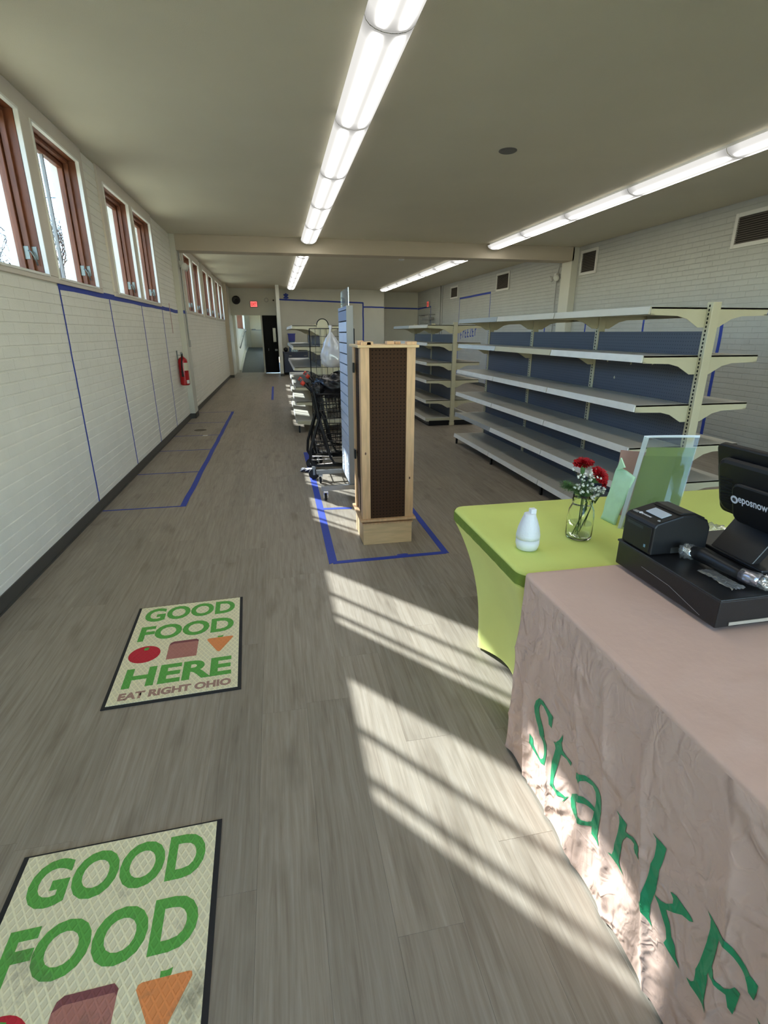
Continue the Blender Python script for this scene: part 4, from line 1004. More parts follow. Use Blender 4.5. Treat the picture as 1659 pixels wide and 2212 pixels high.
for p in pc.data.polygons:
    if max(pc.data.vertices[i].co.z for i in p.vertices)+ORG['tablecloth'][2] < KZ*0.985: p.material_index = 1
# lettering printed on the left face (y along the wall of cloth, z up)
LETTERS = {'S':[[(1.1982,0.3877),(1.2307,0.3933),(1.2664,0.394),(1.2949,0.3835),(1.3147,0.3567),(1.3208,0.3295),(1.3146,0.3086),(1.2977,0.2894),(1.2717,0.2712),(1.2475,0.2596),(1.2289,0.2435),(1.2186,0.2235),(1.2248,0.195),(1.2393,0.1752),(1.2547,0.1735),(1.2782,0.1779),(1.2959,0.1844),(1.304,0.2078),(1.3214,0.2113),(1.326,0.1661),(1.295,0.1637),(1.2627,0.1657),(1.2363,0.1609),(1.2117,0.1759),(1.1997,0.2048),(1.1965,0.2374),(1.204,0.2669),(1.2228,0.286),(1.2501,0.3015),(1.2715,0.3157),(1.2857,0.333),(1.2896,0.3516),(1.2799,0.3711),(1.26,0.3779),(1.2388,0.376),(1.2208,0.3683),(1.2123,0.3474),(1.195,0.3467)]],'t':[[(1.1397,0.3687),(1.1493,0.3393),(1.1613,0.3194),(1.1691,0.3174),(1.1604,0.2974),(1.1617,0.2568),(1.165,0.2062),(1.1632,0.171),(1.1556,0.149),(1.1332,0.1507),(1.112,0.1553),(1.0834,0.1721),(1.089,0.1494),(1.0641,0.2024),(1.0801,0.1812),(1.1054,0.1752),(1.1267,0.1724),(1.138,0.1862),(1.1383,0.226),(1.1357,0.2645),(1.1334,0.2985),(1.1028,0.3075),(1.0793,0.3051),(1.0777,0.3203),(1.1046,0.316),(1.1284,0.3173),(1.1338,0.3295),(1.1331,0.3508)]],'a':[[(1.0469,0.3141),(1.0449,0.2943),(1.0258,0.2946),(1.0162,0.3142),(0.9975,0.3322),(0.9694,0.3441),(0.9532,0.339),(0.9445,0.3196),(0.9434,0.2916),(0.9649,0.287),(0.9941,0.2778),(1.0224,0.2586),(1.0458,0.233),(1.0544,0.2043),(1.046,0.1781),(1.027,0.1714),(0.999,0.1761),(0.9744,0.1915),(0.9401,0.2274),(0.9359,0.2038),(0.9123,0.2094),(0.892,0.2116),(0.896,0.2199),(0.9089,0.227),(0.9106,0.2645),(0.9116,0.3119),(0.9159,0.3388),(0.9254,0.3535),(0.9478,0.3608),(0.9765,0.3559),(1.0051,0.3456)],[(1.0229,0.2288),(1.0055,0.2465),(0.9817,0.2631),(0.9574,0.2739),(0.9434,0.2785),(0.9431,0.2589),(0.9452,0.2398),(0.9587,0.2221),(0.9799,0.2056),(1.0046,0.201),(1.021,0.21)]],'r':[[(0.8702,0.3675),(0.8577,0.362),(0.8516,0.3446),(0.8496,0.313),(0.8489,0.2792),(0.848,0.2516),(0.8497,0.2348),(0.8646,0.2236),(0.8471,0.2237),(0.8279,0.2232),(0.8041,0.2168),(0.8189,0.2321),(0.8247,0.2563),(0.8253,0.2965),(0.8252,0.3183),(0.8173,0.3373),(0.8023,0.347),(0.7878,0.3502),(0.7796,0.3307),(0.7613,0.3306),(0.7626,0.3616),(0.7773,0.3619),(0.7969,0.3597),(0.815,0.3493),(0.8262,0.3446),(0.8267,0.3683),(0.8479,0.3673)]],'k':[[(0.7469,0.4379),(0.7347,0.4328),(0.7302,0.4211),(0.7265,0.388),(0.7286,0.3404),(0.7286,0.2821),(0.7259,0.2386),(0.7266,0.228),(0.741,0.2179),(0.7177,0.2125),(0.7007,0.2098),(0.6857,0.2077),(0.6995,0.2244),(0.7012,0.2753),(0.7017,0.2961),(0.6859,0.2887),(0.6699,0.2732),(0.6535,0.2558),(0.6437,0.2345),(0.6456,0.2189),(0.6281,0.2137),(0.6101,0.2103),(0.598,0.2066),(0.6084,0.2256),(0.622,0.2456),(0.6356,0.2539),(0.648,0.2798),(0.6598,0.2918),(0.6647,0.2994),(0.6461,0.3172),(0.6269,0.3393),(0.6079,0.3485),(0.6001,0.358),(0.6093,0.3636),(0.6334,0.3642),(0.6501,0.3654),(0.6662,0.3565),(0.6556,0.3486),(0.6536,0.3354),(0.6683,0.3135),(0.6832,0.3019),(0.7003,0.2966),(0.7028,0.343),(0.7021,0.3881),(0.7026,0.4421),(0.7215,0.4407),(0.7358,0.4372)]],'F':[[(0.5786,0.4272),(0.5676,0.417),(0.5634,0.3965),(0.5623,0.3565),(0.5636,0.3058),(0.5637,0.2585),(0.5635,0.2286),(0.5686,0.2179),(0.5803,0.212),(0.5679,0.2053),(0.5503,0.2074),(0.5332,0.2095),(0.519,0.2068),(0.5315,0.2218),(0.5351,0.254),(0.537,0.3062),(0.5249,0.3049),(0.5105,0.3027),(0.4966,0.309),(0.4873,0.2868),(0.4755,0.2872),(0.4745,0.3229),(0.4745,0.3534),(0.4858,0.3529),(0.4926,0.3347),(0.5016,0.3194),(0.5146,0.318),(0.5254,0.324),(0.5363,0.3259),(0.5372,0.3596),(0.5379,0.4049),(0.5227,0.406),(0.504,0.4083),(0.4873,0.4081),(0.473,0.4073),(0.4634,0.3797),(0.4507,0.3798),(0.4501,0.4021),(0.4514,0.4206),(0.4673,0.4227),(0.4875,0.4236),(0.5108,0.4258),(0.5399,0.4206),(0.5561,0.4216)]]}
def letter(polys, dy=0.0, dz=0.0):
    bm = bmesh.new()
    for loop in polys:
        vs_ = [bm.verts.new((0, a+dy, b+dz)) for a, b in loop]
        for i in range(len(vs_)): bm.edges.new((vs_[i], vs_[(i+1) % len(vs_)]))
    bmesh.ops.triangle_fill(bm, use_beauty=True, use_dissolve=False, edges=bm.edges[:], normal=(-1, 0, 0))
    for _ in range(5):
        es = [e for e in bm.edges if e.calc_length() > 0.007]
        if not es: break
        bmesh.ops.subdivide_edges(bm, edges=es, cuts=1, use_grid_fill=False)
        bmesh.ops.triangulate(bm, faces=[f for f in bm.faces if len(f.verts) > 3])
    o = ORG['tablecloth']
    for v in bm.verts:
        v.co = Vector((cloth_side(v.co.y, v.co.z)-0.0014-o[0], v.co.y-o[1], v.co.z-o[2]))
    me = bpy.data.meshes.new('letter'); bm.to_mesh(me); bm.free()
    ob = link('printed_letter', me, M_PRINT, pc); return ob
for ch in LETTERS: letter(LETTERS[ch])
rt_ = LETTERS['r'][0]; letter(LETTERS['r'], -0.4335, -0.0085)

# ================================================================== ON THE LIME TABLE
TZ = LZ+0.001
# white diffuser
df = thing('oil_diffuser', (0.922, 1.718, TZ), 'small white ceramic diffuser bottle on the lime table', 'diffuser')
prof = [(0.030, 0), (0.040, 0.004), (0.0455, 0.022), (0.0455, 0.046)]
mk('base', MB().lathe(prof, (0.922, 1.718, TZ), 28), M_WHITE, df, smooth=True)
mk('cover', MB().lathe([(0.0462, 0.047), (0.046, 0.062), (0.041, 0.09), (0.032, 0.118), (0.024, 0.138), (0.0225, 0.147), (0.018, 0.149)], (0.922, 1.718, TZ), 28), mat('textured_ceramic', srgb(228, 230, 232), 0.4, bump=0.3, bscale=130), df, smooth=True)
mk('spout', MB().box(0.922-0.002, 0.922+0.021, 1.718-0.012, 1.718+0.012, TZ+0.147, TZ+0.167), M_WHITE, df, bevel=0.003)
# mason jar
JX, JY = 1.183, 1.782
M_JAR = bpy.data.materials.new('jar_glass'); M_JAR.use_nodes = True
jb = M_JAR.node_tree.nodes['Principled BSDF']; jb.inputs['Transmission Weight'].default_value = 1; jb.inputs['Roughness'].default_value = 0.0; jb.inputs['IOR'].default_value = 1.3; jb.inputs['Base Color'].default_value = (0.97, 1, 0.98, 1)
jar = thing('mason_jar', (JX, JY, TZ), 'clear glass mason jar holding the flowers', 'jar')
outer = [(0.040, 0.001), (0.050, 0.006), (0.0525, 0.02), (0.0525, 0.10), (0.049, 0.125), (0.041, 0.143), (0.0385, 0.150), (0.041, 0.154), (0.041, 0.158), (0.0385, 0.162), (0.0405, 0.166), (0.0405, 0.170), (0.0385, 0.174), (0.0395, 0.184), (0.0395, 0.190)]
innr = [(0.0372, 0.190), (0.0362, 0.150), (0.0385, 0.141), (0.0468, 0.123), (0.0500, 0.10), (0.0500, 0.02), (0.046, 0.010), (0.02, 0.012)]
mk('glass_body', MB().lathe(outer+innr, (JX, JY, TZ), 36), M_JAR, jar, smooth=True)
mk('water', MB().lathe([(0.045, 0.0125), (0.0492, 0.021), (0.0492, 0.062), (0.0492, 0.066)], (JX, JY, TZ), 32), clear_mat('water', (0.96, 0.98, 0.96, 1), 0.3, 0.0), jar, smooth=False)
M_STEM = mat('green_stem', srgb(62, 92, 44), 0.5, var=0.2, vscale=40)
M_CALYX = mat('carnation_calyx', srgb(86, 122, 74), 0.5)
M_PETAL = mat('red_carnation_petal', srgb(186, 14, 28), 0.55, var=0.3, vscale=120)
def carnation(label, foot, head, tilt, seed, rr=0.036):
    t = thing('carnation', foot, label, 'flower', 'red carnations in the jar')
    f, h = Vector(foot), Vector(head); ax = Vector(tilt).normalized()
    mid = f.lerp(h, 0.5)+Vector((0.004, -0.004, 0))
    mk('stem', MB().tube([f, mid, h-ax*0.03], 0.0026, 7), M_STEM, t, smooth=True)
    q = Vector((0, 0, 1)).rotation_difference(ax).to_matrix().to_4x4()
    mk('calyx', MB().lathe([(0.003, -0.045), (0.008, -0.036), (0.0095, -0.015), (0.013, 0.0)], (0, 0, 0), 12).xf(Matrix.Translation(h) @ q), M_CALYX, t, smooth=True)
    r = random.Random(seed); mb = MB()
    for layer in range(7):
        cnt = 9-layer//2
        for k in range(cnt):
            a0 = 2*math.pi*(k+0.5*(layer % 2))/cnt+r.uniform(-.2, .2)
            lift = math.radians(8+layer*12+r.uniform(-6, 6)); ln = rr*(1.0-0.05*layer)*r.uniform(0.88, 1.08); wd = 0.42
            nn = 7; vs_ = []
            for j in range(4):
                for i in range(nn+1):
                    u = i/nn-0.5; v = j/3
                    rad = ln*(0.12+0.88*v)*(1+(0.10*math.sin(i*3.1+k) if j == 3 else 0))
                    an = a0+u*wd*2*(0.35+0.65*v)
                    rf = 0.10*ln*math.sin(i*2.6+k*1.7)*v
                    vs_.append((math.cos(an)*rad*math.cos(lift), math.sin(an)*rad*math.cos(lift), rad*math.sin(lift)*0.72+rf))
            mb.add(vs_, [(j*(nn+1)+i, j*(nn+1)+i+1, (j+1)*(nn+1)+i+1, (j+1)*(nn+1)+i) for j in range(3) for i in range(nn)])
    mk('petals', mb.xf(Matrix.Translation(h) @ q), M_PETAL, t, smooth=True)
carnation('upper red carnation standing in the jar', (JX-0.012, JY-0.01, TZ+0.016), (1.160, 1.775, 1.060), (-0.1, -0.15, 1), 1, 0.041)
carnation('middle red carnation leaning right in the jar', (JX-0.03, JY+0.0, TZ+0.016), (1.232, 1.770, 1.010), (0.3, -0.6, 0.55), 2, 0.042)
carnation('lower red carnation hanging at the far right of the jar', (JX+0.01, JY+0.015, TZ+0.016), (1.258, 1.785, 0.985), (0.75, -0.6, 0.25), 3, 0.036)
def babys_breath(label, foot, centre, spread, n, seed):
    t = thing('babys_breath', foot, label, 'flower spray', 'baby\'s breath sprays in the jar')
    r = random.Random(seed); st = MB().tube([foot, Vector(foot).lerp(Vector(centre), 0.6), centre], 0.0014, 5)
    fl = MB(); hub = Vector(centre)-Vector((0, 0, 0.05))
    for k in range(n):
        p = Vector(centre)+Vector((r.uniform(-1, 1)*spread[0], r.uniform(-1, 1)*spread[1], r.uniform(-1, 1)*spread[2]))
        st.tube([hub, hub.lerp(p, 0.6)+Vector((0, 0, 0.004)), p], 0.0006, 4, cap=False)
        for m in range(2): 
            s = r.uniform(0.0035, 0.0055); fl.blob((p.x+r.uniform(-.003, .003), p.y+r.uniform(-.003, .003), p.z+r.uniform(-.003, .003)), (s, s, s*0.85), 8, 5, lambda d: 1+0.25*noise.noise(d*5))
    mk('stem', st, M_STEM, t); tag(mk('blossoms', fl, mat('white_blossom', srgb(228, 230, 218), 0.7), t, smooth=True), kind='stuff')
babys_breath('white baby\'s breath spray above the jar rim, between the carnations', (JX+0.0, JY-0.005, TZ+0.03), (1.172, 1.762, 0.992), (0.050, 0.03, 0.046), 48, 4)
babys_breath('pale baby\'s breath spray drooping right of the jar rim', (JX+0.02, JY+0.0, TZ+0.05), (1.226, 1.762, 0.945), (0.032, 0.025, 0.028), 24, 5)
fern = thing('fern_sprig', (JX-0.02, JY, TZ+0.03), 'feathery green fern sprig leaning left out of the jar', 'fern')
pts = [Vector((JX+0.005, JY, TZ+0.03)), Vector((JX-0.005, JY-0.004, TZ+0.17)), Vector((JX-0.03, JY-0.008, TZ+0.205)), Vector((JX-0.070, JY-0.012, TZ+0.226)), Vector((JX-0.100, JY-0.012, TZ+0.238))]
mk('stem', MB().tube(pts, 0.0012, 5), M_STEM, fern)
mb = MB(); r = random.Random(9)
M_FERN = mat('fern_green', srgb(82, 116, 62), 0.6, var=0.2, vscale=60)
for k in range(110):
    f = r.uniform(0.0, 1.0); i = 1+int(f*2.999); p = pts[i].lerp(pts[i+1], r.random()) if i < 4 else pts[4]
    for m in range(3):
        d = Vector((r.uniform(-1, 0.5), r.uniform(-1, 1), r.uniform(-0.5, 0.8))).normalized()*r.uniform(0.012, 0.032)
        s = d.cross(Vector((0, 0, 1))).normalized()*0.0014
        q = p+d*0.5
        mb.add([p-s, p+s, p+d+s*0.4, p+d-s*0.4], [(0, 1, 2, 3)]); mb.add([q, q+s*5+d*0.3, q+s*5.5+d*0.35, q+d*0.1], [(0, 1, 2, 3)]); mb.add([q, q-s*5+d*0.3, q-s*5.5+d*0.35, q+d*0.1], [(0, 1, 2, 3)])
mk('fronds', mb, M_FERN, fern)
lv = MB()
for (a, b, w) in (((JX-0.03, JY-0.02, TZ+0.03), (JX-0.012, JY-0.02, TZ+0.075), 0.008), ((JX+0.012, JY, TZ+0.10), (JX+0.018, JY, TZ+0.155), 0.010), ((JX-0.01, JY-0.01, TZ+0.175), (JX+0.035, JY-0.015, TZ+0.195), 0.012), ((JX-0.015, JY+0.005, TZ+0.18), (JX+0.015, JY-0.02, TZ+0.205), 0.014)):
    A, B = Vector(a), Vector(b); s = (B-A).cross(Vector((0, 1, 0))).normalized()*w; lv.add([A, A.lerp(B, .4)+s, B, A.lerp(B, .4)-s], [(0, 1, 2, 3)])
mk('leaf', lv, M_FERN, fern)

# acrylic brochure holder (leans back), mint envelope, pink booklet
BL_ = Vector((1.410, 1.845, TZ)); TL_ = Vector((1.510, 1.900, 1.131)); TR_ = Vector((1.669, 1.774, 1.150)); BR_ = BL_+(TR_-TL_)*1.02; BR_.z = TZ
nrm = (TR_-TL_).cross(BL_-TL_).normalized()
if nrm.y > 0: nrm = -nrm
M_ACR = clear_mat('holder_acrylic', (0.96, 0.98, 0.97, 1), 0.05, 0.05, (0.75, 0.78, 0.78, 1), 0.03, 0.10)
M_ACRH = clear_mat('hazy_acrylic_edge', (0.96, 0.98, 0.97, 1), 0.05, 0.05, (0.82, 0.86, 0.88, 1), 0.45, 0.2)
ah = thing('brochure_holder', tuple(BL_), 'clear acrylic holder with a green sheet, behind the receipt printer', 'holder')
def slab(a, b, c, d, off, th, bulge=0.0):
    """sheet spanned by top-left a, top-right b, bottom-right c, bottom-left d, pushed along nrm"""
    mb = MB(); n = 10
    def P(u, v, o):
        p = a.lerp(b, u).lerp(d.lerp(c, u), v)
        return p+nrm*(off+o+bulge*4*u*(1-u))
    vv = [P(i/n, j, o) for o in (0, th) for j in (0, 1) for i in range(n+1)]
    m = n+1; ff = []
    for i in range(n):
        ff += [(i, i+1, m+i+1, m+i), (2*m+i+1, 2*m+i, 3*m+i, 3*m+i+1), (i+1, i, 2*m+i, 2*m+i+1), (m+i, m+i+1, 3*m+i+1, 3*m+i)]
    ff += [(0, m, 3*m, 2*m), (n, 2*m+n, 3*m+n, m+n)]
    return mb.add(vv, ff)
def lp(u, v): return TL_.lerp(TR_, u).lerp(BL_.lerp(BR_, u), v)
mk('front_sheet', slab(lp(0, 0), lp(1, 0), lp(1, 1), lp(0, 1), 0.0, 0.003, 0.012), M_ACR, ah, fixn=True)
mk('back_sheet', slab(lp(0, 0.03), lp(1, 0.03), lp(1, 1), lp(0, 1), -0.028, 0.003), M_ACR, ah, fixn=True)
mk('side_wall', slab(lp(0, 0), lp(0.10, 0), lp(0.07, 1), lp(0, 1), -0.028, 0.028), M_ACRH, ah, fixn=True)
mk('side_wall', slab(lp(0.98, 0.05), lp(1, 0.05), lp(1, 1), lp(0.98, 1), -0.028, 0.028), M_ACR, ah, fixn=True)
mk('paper_edge', slab(lp(0.0, -0.012), lp(1.0, -0.012), lp(1.0, 0.012), lp(0.0, 0.012), -0.006, 0.004, 0.012), mat('white_paper', srgb(224, 228, 230), 0.6), ah, fixn=True)
M_OLIVE = mat('olive_green_sheet', srgb(92, 112, 30), 0.5, var=0.04, vscale=8)
mk('green_sheet', slab(lp(0.10, 0.20), lp(0.985, 0.20), lp(0.985, 0.98), lp(0.10, 0.98), -0.012, 0.002, 0.006), M_OLIVE, ah, fixn=True)
mk('hazy_sheet', slab(lp(0.12, 0.11), lp(0.985, 0.11), lp(0.985, 0.22), lp(0.12, 0.22), -0.013, 0.002, 0.006), mat('light_olive_sheet', srgb(112, 130, 50), 0.5), ah, fixn=True)
mint = thing('paper_bag', (1.41, 1.92, TZ), 'mint green paper bag leaning on the brochure holder', 'paper bag')
M_MINT = mat('mint_paper', srgb(186, 222, 184), 0.7, var=0.06, vscale=14, bump=0.25, bscale=25)
def mfn(u, v):
    p = Vector((1.413, 1.975, TZ)).lerp(Vector((1.418, 1.885, TZ)), u).lerp(Vector((1.442, 1.955, 0.985)).lerp(Vector((1.468, 1.862, 0.995-0.03*u)), u), v)
    return p+Vector((-0.006*noise.noise(Vector((u*3, v*4, 2)))-0.008*math.sin(math.pi*u)*math.sin(math.pi*v), 0, 0))
mb = MB().grid(mfn, 10, 18)
mo = mk('bag_front', mb, M_MINT, mint, smooth=True); s_ = mo.modifiers.new('t', 'SOLIDIFY'); s_.thickness = 0.012
mk('bag_tip', MB().prism([(1.952, 0.975), (1.90, 1.0), (1.935, 1.035)], 'x', 1.44, 1.446), M_MINT, mint, fixn=True)
bk = tag(mk('booklet', MB().box(-0.06, 0.06, -0.006, 0.006, 0, 0.30).xf(Matrix.Translation((1.545, 1.985, TZ)) @ Matrix.Rotation(math.radians(-38), 4, 'Z') @ Matrix.Rotation(math.radians(-8), 4, 'X')), mat('dusty_rose_cover', srgb(176, 138, 128), 0.6), bevel=0.001), 'dusty rose booklet standing behind the brochure holder', 'booklet')
pw = thing('plastic_wrap', (1.70, 1.72, TZ), 'crumpled clear plastic wrap on the lime table behind the monitor', 'plastic wrap')
mk('film', MB().blob((1.72, 1.66, TZ+0.03), (0.07, 0.06, 0.03), 24, 12, crumple(12, 4, 0.4, 9, 0.2)), M_BAGW if False else clear_mat('clear_film', (0.94, 0.95, 0.92, 1), 0.8, 0.1, (0.8, 0.8, 0.75, 1), 0.12), pw, smooth=True)

# ================================================================== TILL ON THE PINK TABLE
DZ0, DZ1 = KZ+0.002, 0.860
M_TILL = mat('till_black_enamel', srgb(24, 24, 26), 0.38, var=0.08, vscale=30, bump=0.05, bscale=300)
cd = thing('cash_drawer', (1.37, 1.265, DZ0), 'wide black cash drawer on the pink tablecloth', 'cash drawer')
mk('body', MB().box(1.148, 1.60, 1.035, 1.485, DZ0+0.010, DZ1-0.006), M_TILL, cd, bevel=0.004)
mk('lid', MB().box(1.145, 1.603, 1.032, 1.488, DZ1-0.008, DZ1), M_TILL, cd, bevel=0.003)
for xx in (1.18, 1.56):
    for yy in (1.065, 1.455): mk('foot', MB().lathe([(0.013, 0), (0.015, 0.012)], (xx, yy, DZ0-0.001), 12), M_RUBBER, cd)
mk('label_strip', MB().box(1.19, 1.34, 1.0325, 1.0345, DZ0+0.016, DZ0+0.026), mat('beige_label', srgb(170, 160, 146), 0.6), cd)
mk('scratch', MB().tube([(1.1455, 1.35, DZ0+0.055), (1.1450, 1.22, DZ0+0.05), (1.1455, 1.09, DZ0+0.022)], 0.0007, 4), mat('scratch_grey', srgb(130, 130, 130), 0.5), cd)
# receipt printer
pr = thing('receipt_printer', (1.25, 1.40, DZ1), 'black receipt printer with paper slot on the cash drawer', 'printer')
py0, py1 = 1.328, 1.475
mk('body', MB().prism([(1.150, DZ1+0.002), (1.150, DZ1+0.098), (1.158, DZ1+0.110), (1.205, DZ1+0.122), (1.250, DZ1+0.133), (1.300, DZ1+0.131), (1.345, DZ1+0.112), (1.360, DZ1+0.085), (1.360, DZ1+0.002)], 'y', py0, py1), M_BLACK, pr, bevel=0.005, fixn=True)
mk('front_cover', MB().box(1.1475, 1.1505, py0+0.008, py1-0.008, DZ1+0.012, DZ1+0.094), M_BLACK, pr, bevel=0.001)
mk('top_cover', MB().prism([(1.242, DZ1+0.1335), (1.255, DZ1+0.138), (1.300, DZ1+0.136), (1.342, DZ1+0.117), (1.340, DZ1+0.112), (1.300, DZ1+0.130), (1.25, DZ1+0.132)], 'y', py0+0.010, py1-0.010), M_BLACK, pr, fixn=True, bevel=0.002)
mk('paper_slot', MB().prism([(1.190, DZ1+0.1195), (1.226, DZ1+0.1285), (1.226, DZ1+0.1305), (1.190, DZ1+0.1215)], 'y', 1.352, 1.428), mat('pale_receipt_paper', srgb(186, 196, 204), 0.5), pr, fixn=True)
mk('button', MB().lathe([(0.005, 0), (0.004, 0.003)], (1.176, 1.345, DZ1+0.1145), 10), M_GREYPANEL, pr)
mk('button', MB().box(1.167, 1.180, 1.440, 1.462, DZ1+0.113, DZ1+0.1155), M_GREYPANEL, pr)
mk('power_light', MB().box(1.1465, 1.148, 1.352, 1.360, DZ1+0.022, DZ1+0.032), mat('cyan_light_guide', srgb(110, 150, 170), 0.3), pr)
mk('side_label', MB().box(1.225, 1.300, py0-0.0006, py0, DZ1+0.004, DZ1+0.024), mat('grey_label', srgb(58, 60, 60), 0.5), pr)
mk('side_label', MB().box(1.282, 1.300, py0-0.0010, py0-0.0004, DZ1+0.012, DZ1+0.024), mat('tan_label', srgb(150, 140, 128), 0.5), pr)
def text_mesh(s, w, h, bold=0.0, shear=0.0, depth=0.0, spacing=1.0):
    cu = bpy.data.curves.new('t', 'FONT'); cu.body = s; cu.size = 1.0; cu.offset = bold; cu.extrude = depth; cu.shear = shear; cu.space_character = spacing; cu.resolution_u = 4
    ob = bpy.data.objects.new('t', cu); COL.objects.link(ob)
    bpy.context.view_layer.update()
    me = bpy.data.meshes.new_from_object(ob.evaluated_get(bpy.context.evaluated_depsgraph_get()))
    bpy.data.objects.remove(ob); bpy.data.curves.remove(cu)
    xs = [v.co.x for v in me.vertices]; ys = [v.co.y for v in me.vertices]
    x0, x1, y0, y1 = min(xs), max(xs), min(ys), max(ys)
    for v in me.vertices: v.co.x = (v.co.x-x0)/(x1-x0)*w; v.co.y = (v.co.y-y0)/(y1-y0)*h
    return me
def place_text(name, me, M, mt, parent):
    o = Vector(ORG[parent.name])
    for v in me.vertices: v.co = (M @ v.co)-o
    me.materials.clear(); me.materials.append(mt)
    return link(name, me, None, parent)
M_LOGO = mat('logo_white', srgb(225, 228, 232), 0.5)
# basis: text x runs towards -y, text y runs up the sloped top (+x)
def basis(o, ex, ey):
    ez = ex.cross(ey); return Matrix(((ex.x, ey.x, ez.x, o.x), (ex.y, ey.y, ez.y, o.y), (ex.z, ey.z, ez.z, o.z), (0, 0, 0, 1)))
ey = Vector((0.97, 0, 0.24)).normalized(); ex = Vector((0, -1, 0))
place_text('logo', text_mesh('eposnow', 0.046, 0.010, 0.03), basis(Vector((1.168, 1.425, DZ1+0.1140)), ex, ey), M_LOGO, pr)
mk('logo_mark', MB().lathe([(0.0062, 0), (0.0062, 0.0006)], (0, 0, 0), 18).xf(basis(Vector((1.176, 1.432, DZ1+0.1150)), ex, ey)), M_LOGO, pr)
mk('front_label', MB().box(1.1468, 1.1476, 1.375, 1.455, DZ1+0.078, DZ1+0.088), mat('faint_label', srgb(40, 48, 52), 0.4), pr)
# POS monitor seen from behind: back faces -x, far edge at the left
mo_ = thing('pos_monitor', (1.46, 1.25, DZ1), 'black point of sale monitor seen from behind', 'monitor')
tilt = Matrix.Translation((1.455, 1.22, 0.985)) @ Matrix.Rotation(math.radians(-16), 4, 'Y')
def rpoly(w, h, r, n=6):
    out = []
    for (cx_, cy_, a0) in ((w-r, r, -90), (w-r, h-r, 0), (r, h-r, 90), (r, r, 180)):
        for i in range(n+1): a = math.radians(a0+90*i/n); out.append((cx_+r*math.cos(a), cy_+r*math.sin(a)))
    return out
W_, H_ = 0.37, 0.245
def mon_plate(w, h, r, x0, x1, cy_=0.0, cz=0.0):
    return MB().prism([(p[0]-w/2+cy_, p[1]-0.01+cz) for p in rpoly(w, h, r)], 'x', x0, x1).xf(tilt)
mk('bezel', mon_plate(W_, H_, 0.022, 0.0, 0.022), M_BLACK, mo_, bevel=0.006, fixn=True)
mk('screen', mon_plate(W_-0.03, H_-0.03, 0.004, 0.022, 0.0235, 0, 0.015), mat('screen_glass', srgb(8, 8, 10), 0.08), mo_, fixn=True)
mk('back_shell', mon_plate(W_-0.05, H_-0.055, 0.04, -0.028, 0.0, 0, 0.022), M_BLACK, mo_, bevel=0.016, fixn=True)
mk('logo_bulge', mon_plate(0.22, 0.135, 0.03, -0.040, -0.026, -0.02, 0.01), M_BLACK, mo_, bevel=0.008, fixn=True)
lg = tilt @ Vector((-0.0412, 0.062, 0.066))
ex = Vector((0, -1, 0)); ey = (tilt.to_3x3() @ Vector((0, 0, 1)))
place_text('logo', text_mesh('eposnow', 0.105, 0.026, 0.02), basis(lg, ex, ey), M_LOGO, mo_)
mk('logo_mark', MB().lathe([(0.0135, 0), (0.0135, 0.0008)], (0, 0, 0), 22).xf(basis(lg+Vector((0, 0.014, 0))+ey*0.013, ex, ey)), M_LOGO, mo_)
place_text('logo_initial', text_mesh('e', 0.013, 0.013, 0.03), basis(lg+Vector((-0.0012, 0.0205, 0))+ey*0.0065, ex, ey), M_BLACK, mo_)
ven = MB()
for k in range(8): ven.box(-0.0292, -0.0275, 0.095, 0.145, 0.05+0.012*k, 0.054+0.012*k)
mk('vent_slots', ven.xf(tilt), M_SLOT, mo_)
mk('stand_base', MB().box(1.385, 1.585, 1.14, 1.36, DZ1+0.001, DZ1+0.014), M_TILL, mo_, bevel=0.004)
mk('stand_neck', MB().prism([(1.392, DZ1+0.012), (1.425, DZ1+0.012), (1.525, 0.985), (1.505, 1.005), (1.490, 1.000)], 'y', 1.185, 1.345), M_TILL, mo_, bevel=0.004, fixn=True)
mk('hinge', MB().tube([(1.492, 1.17, 0.990), (1.492, 1.36, 0.990)], 0.016, 12), mat('navy_hinge', srgb(26, 32, 50), 0.4), mo_, smooth=True)
# barcode scanner wrapped in film
sc = thing('barcode_scanner', (1.29, 1.19, DZ1), 'black barcode scanner lying in shiny clear film on the cash drawer', 'scanner')
mk('grip', MB().tube([(1.262, 1.275, 0.889), (1.268, 1.235, 0.893), (1.274, 1.18, 0.889), (1.283, 1.13, 0.884), (1.286, 1.112, 0.884)], [0.020, 0.025, 0.022, 0.019, 0.019], 14), M_BLACK, sc, smooth=True)
mk('head', MB().tube([(1.286, 1.114, 0.884), (1.290, 1.085, 0.886), (1.296, 1.065, 0.888)], [0.0205, 0.0215, 0.021], 14), mat('foil_sleeve', srgb(176, 174, 184), 0.25, 0.9, bump=0.3, bscale=60), sc, smooth=True)
M_FILM = clear_mat('shiny_film', (0.9, 0.92, 0.92, 1), 1.0, 0.12, (0.8, 0.85, 0.85, 1), 0.12)
mk('film_end', MB().blob((1.256, 1.288, 0.885), (0.030, 0.032, 0.026), 24, 14, crumple(15, 4, 0.3, 9, 0.2)), M_FILM, sc, smooth=True)
mk('film_end', MB().blob((1.315, 1.058, 0.882), (0.035, 0.03, 0.020), 24, 14, crumple(16, 4, 0.35, 9, 0.2)), M_FILM, sc, smooth=True)
mk('film_tail', MB().grid(lambda u, v: (1.215+0.05*u, 1.20-0.13*v, DZ1+0.004+0.012*abs(noise.noise(Vector((u*4, v*6, 1))))), 8, 14), M_FILM, sc, smooth=True)
tag(mk('wire', MB().tube([(1.372, 1.62, 0.78), (1.30, 1.56, 0.80), (1.27, 1.50, 0.83)], 0.0013, 5), M_WHITEP, smooth=True), 'thin white wire running from the brochure holder to the printer', 'wire')

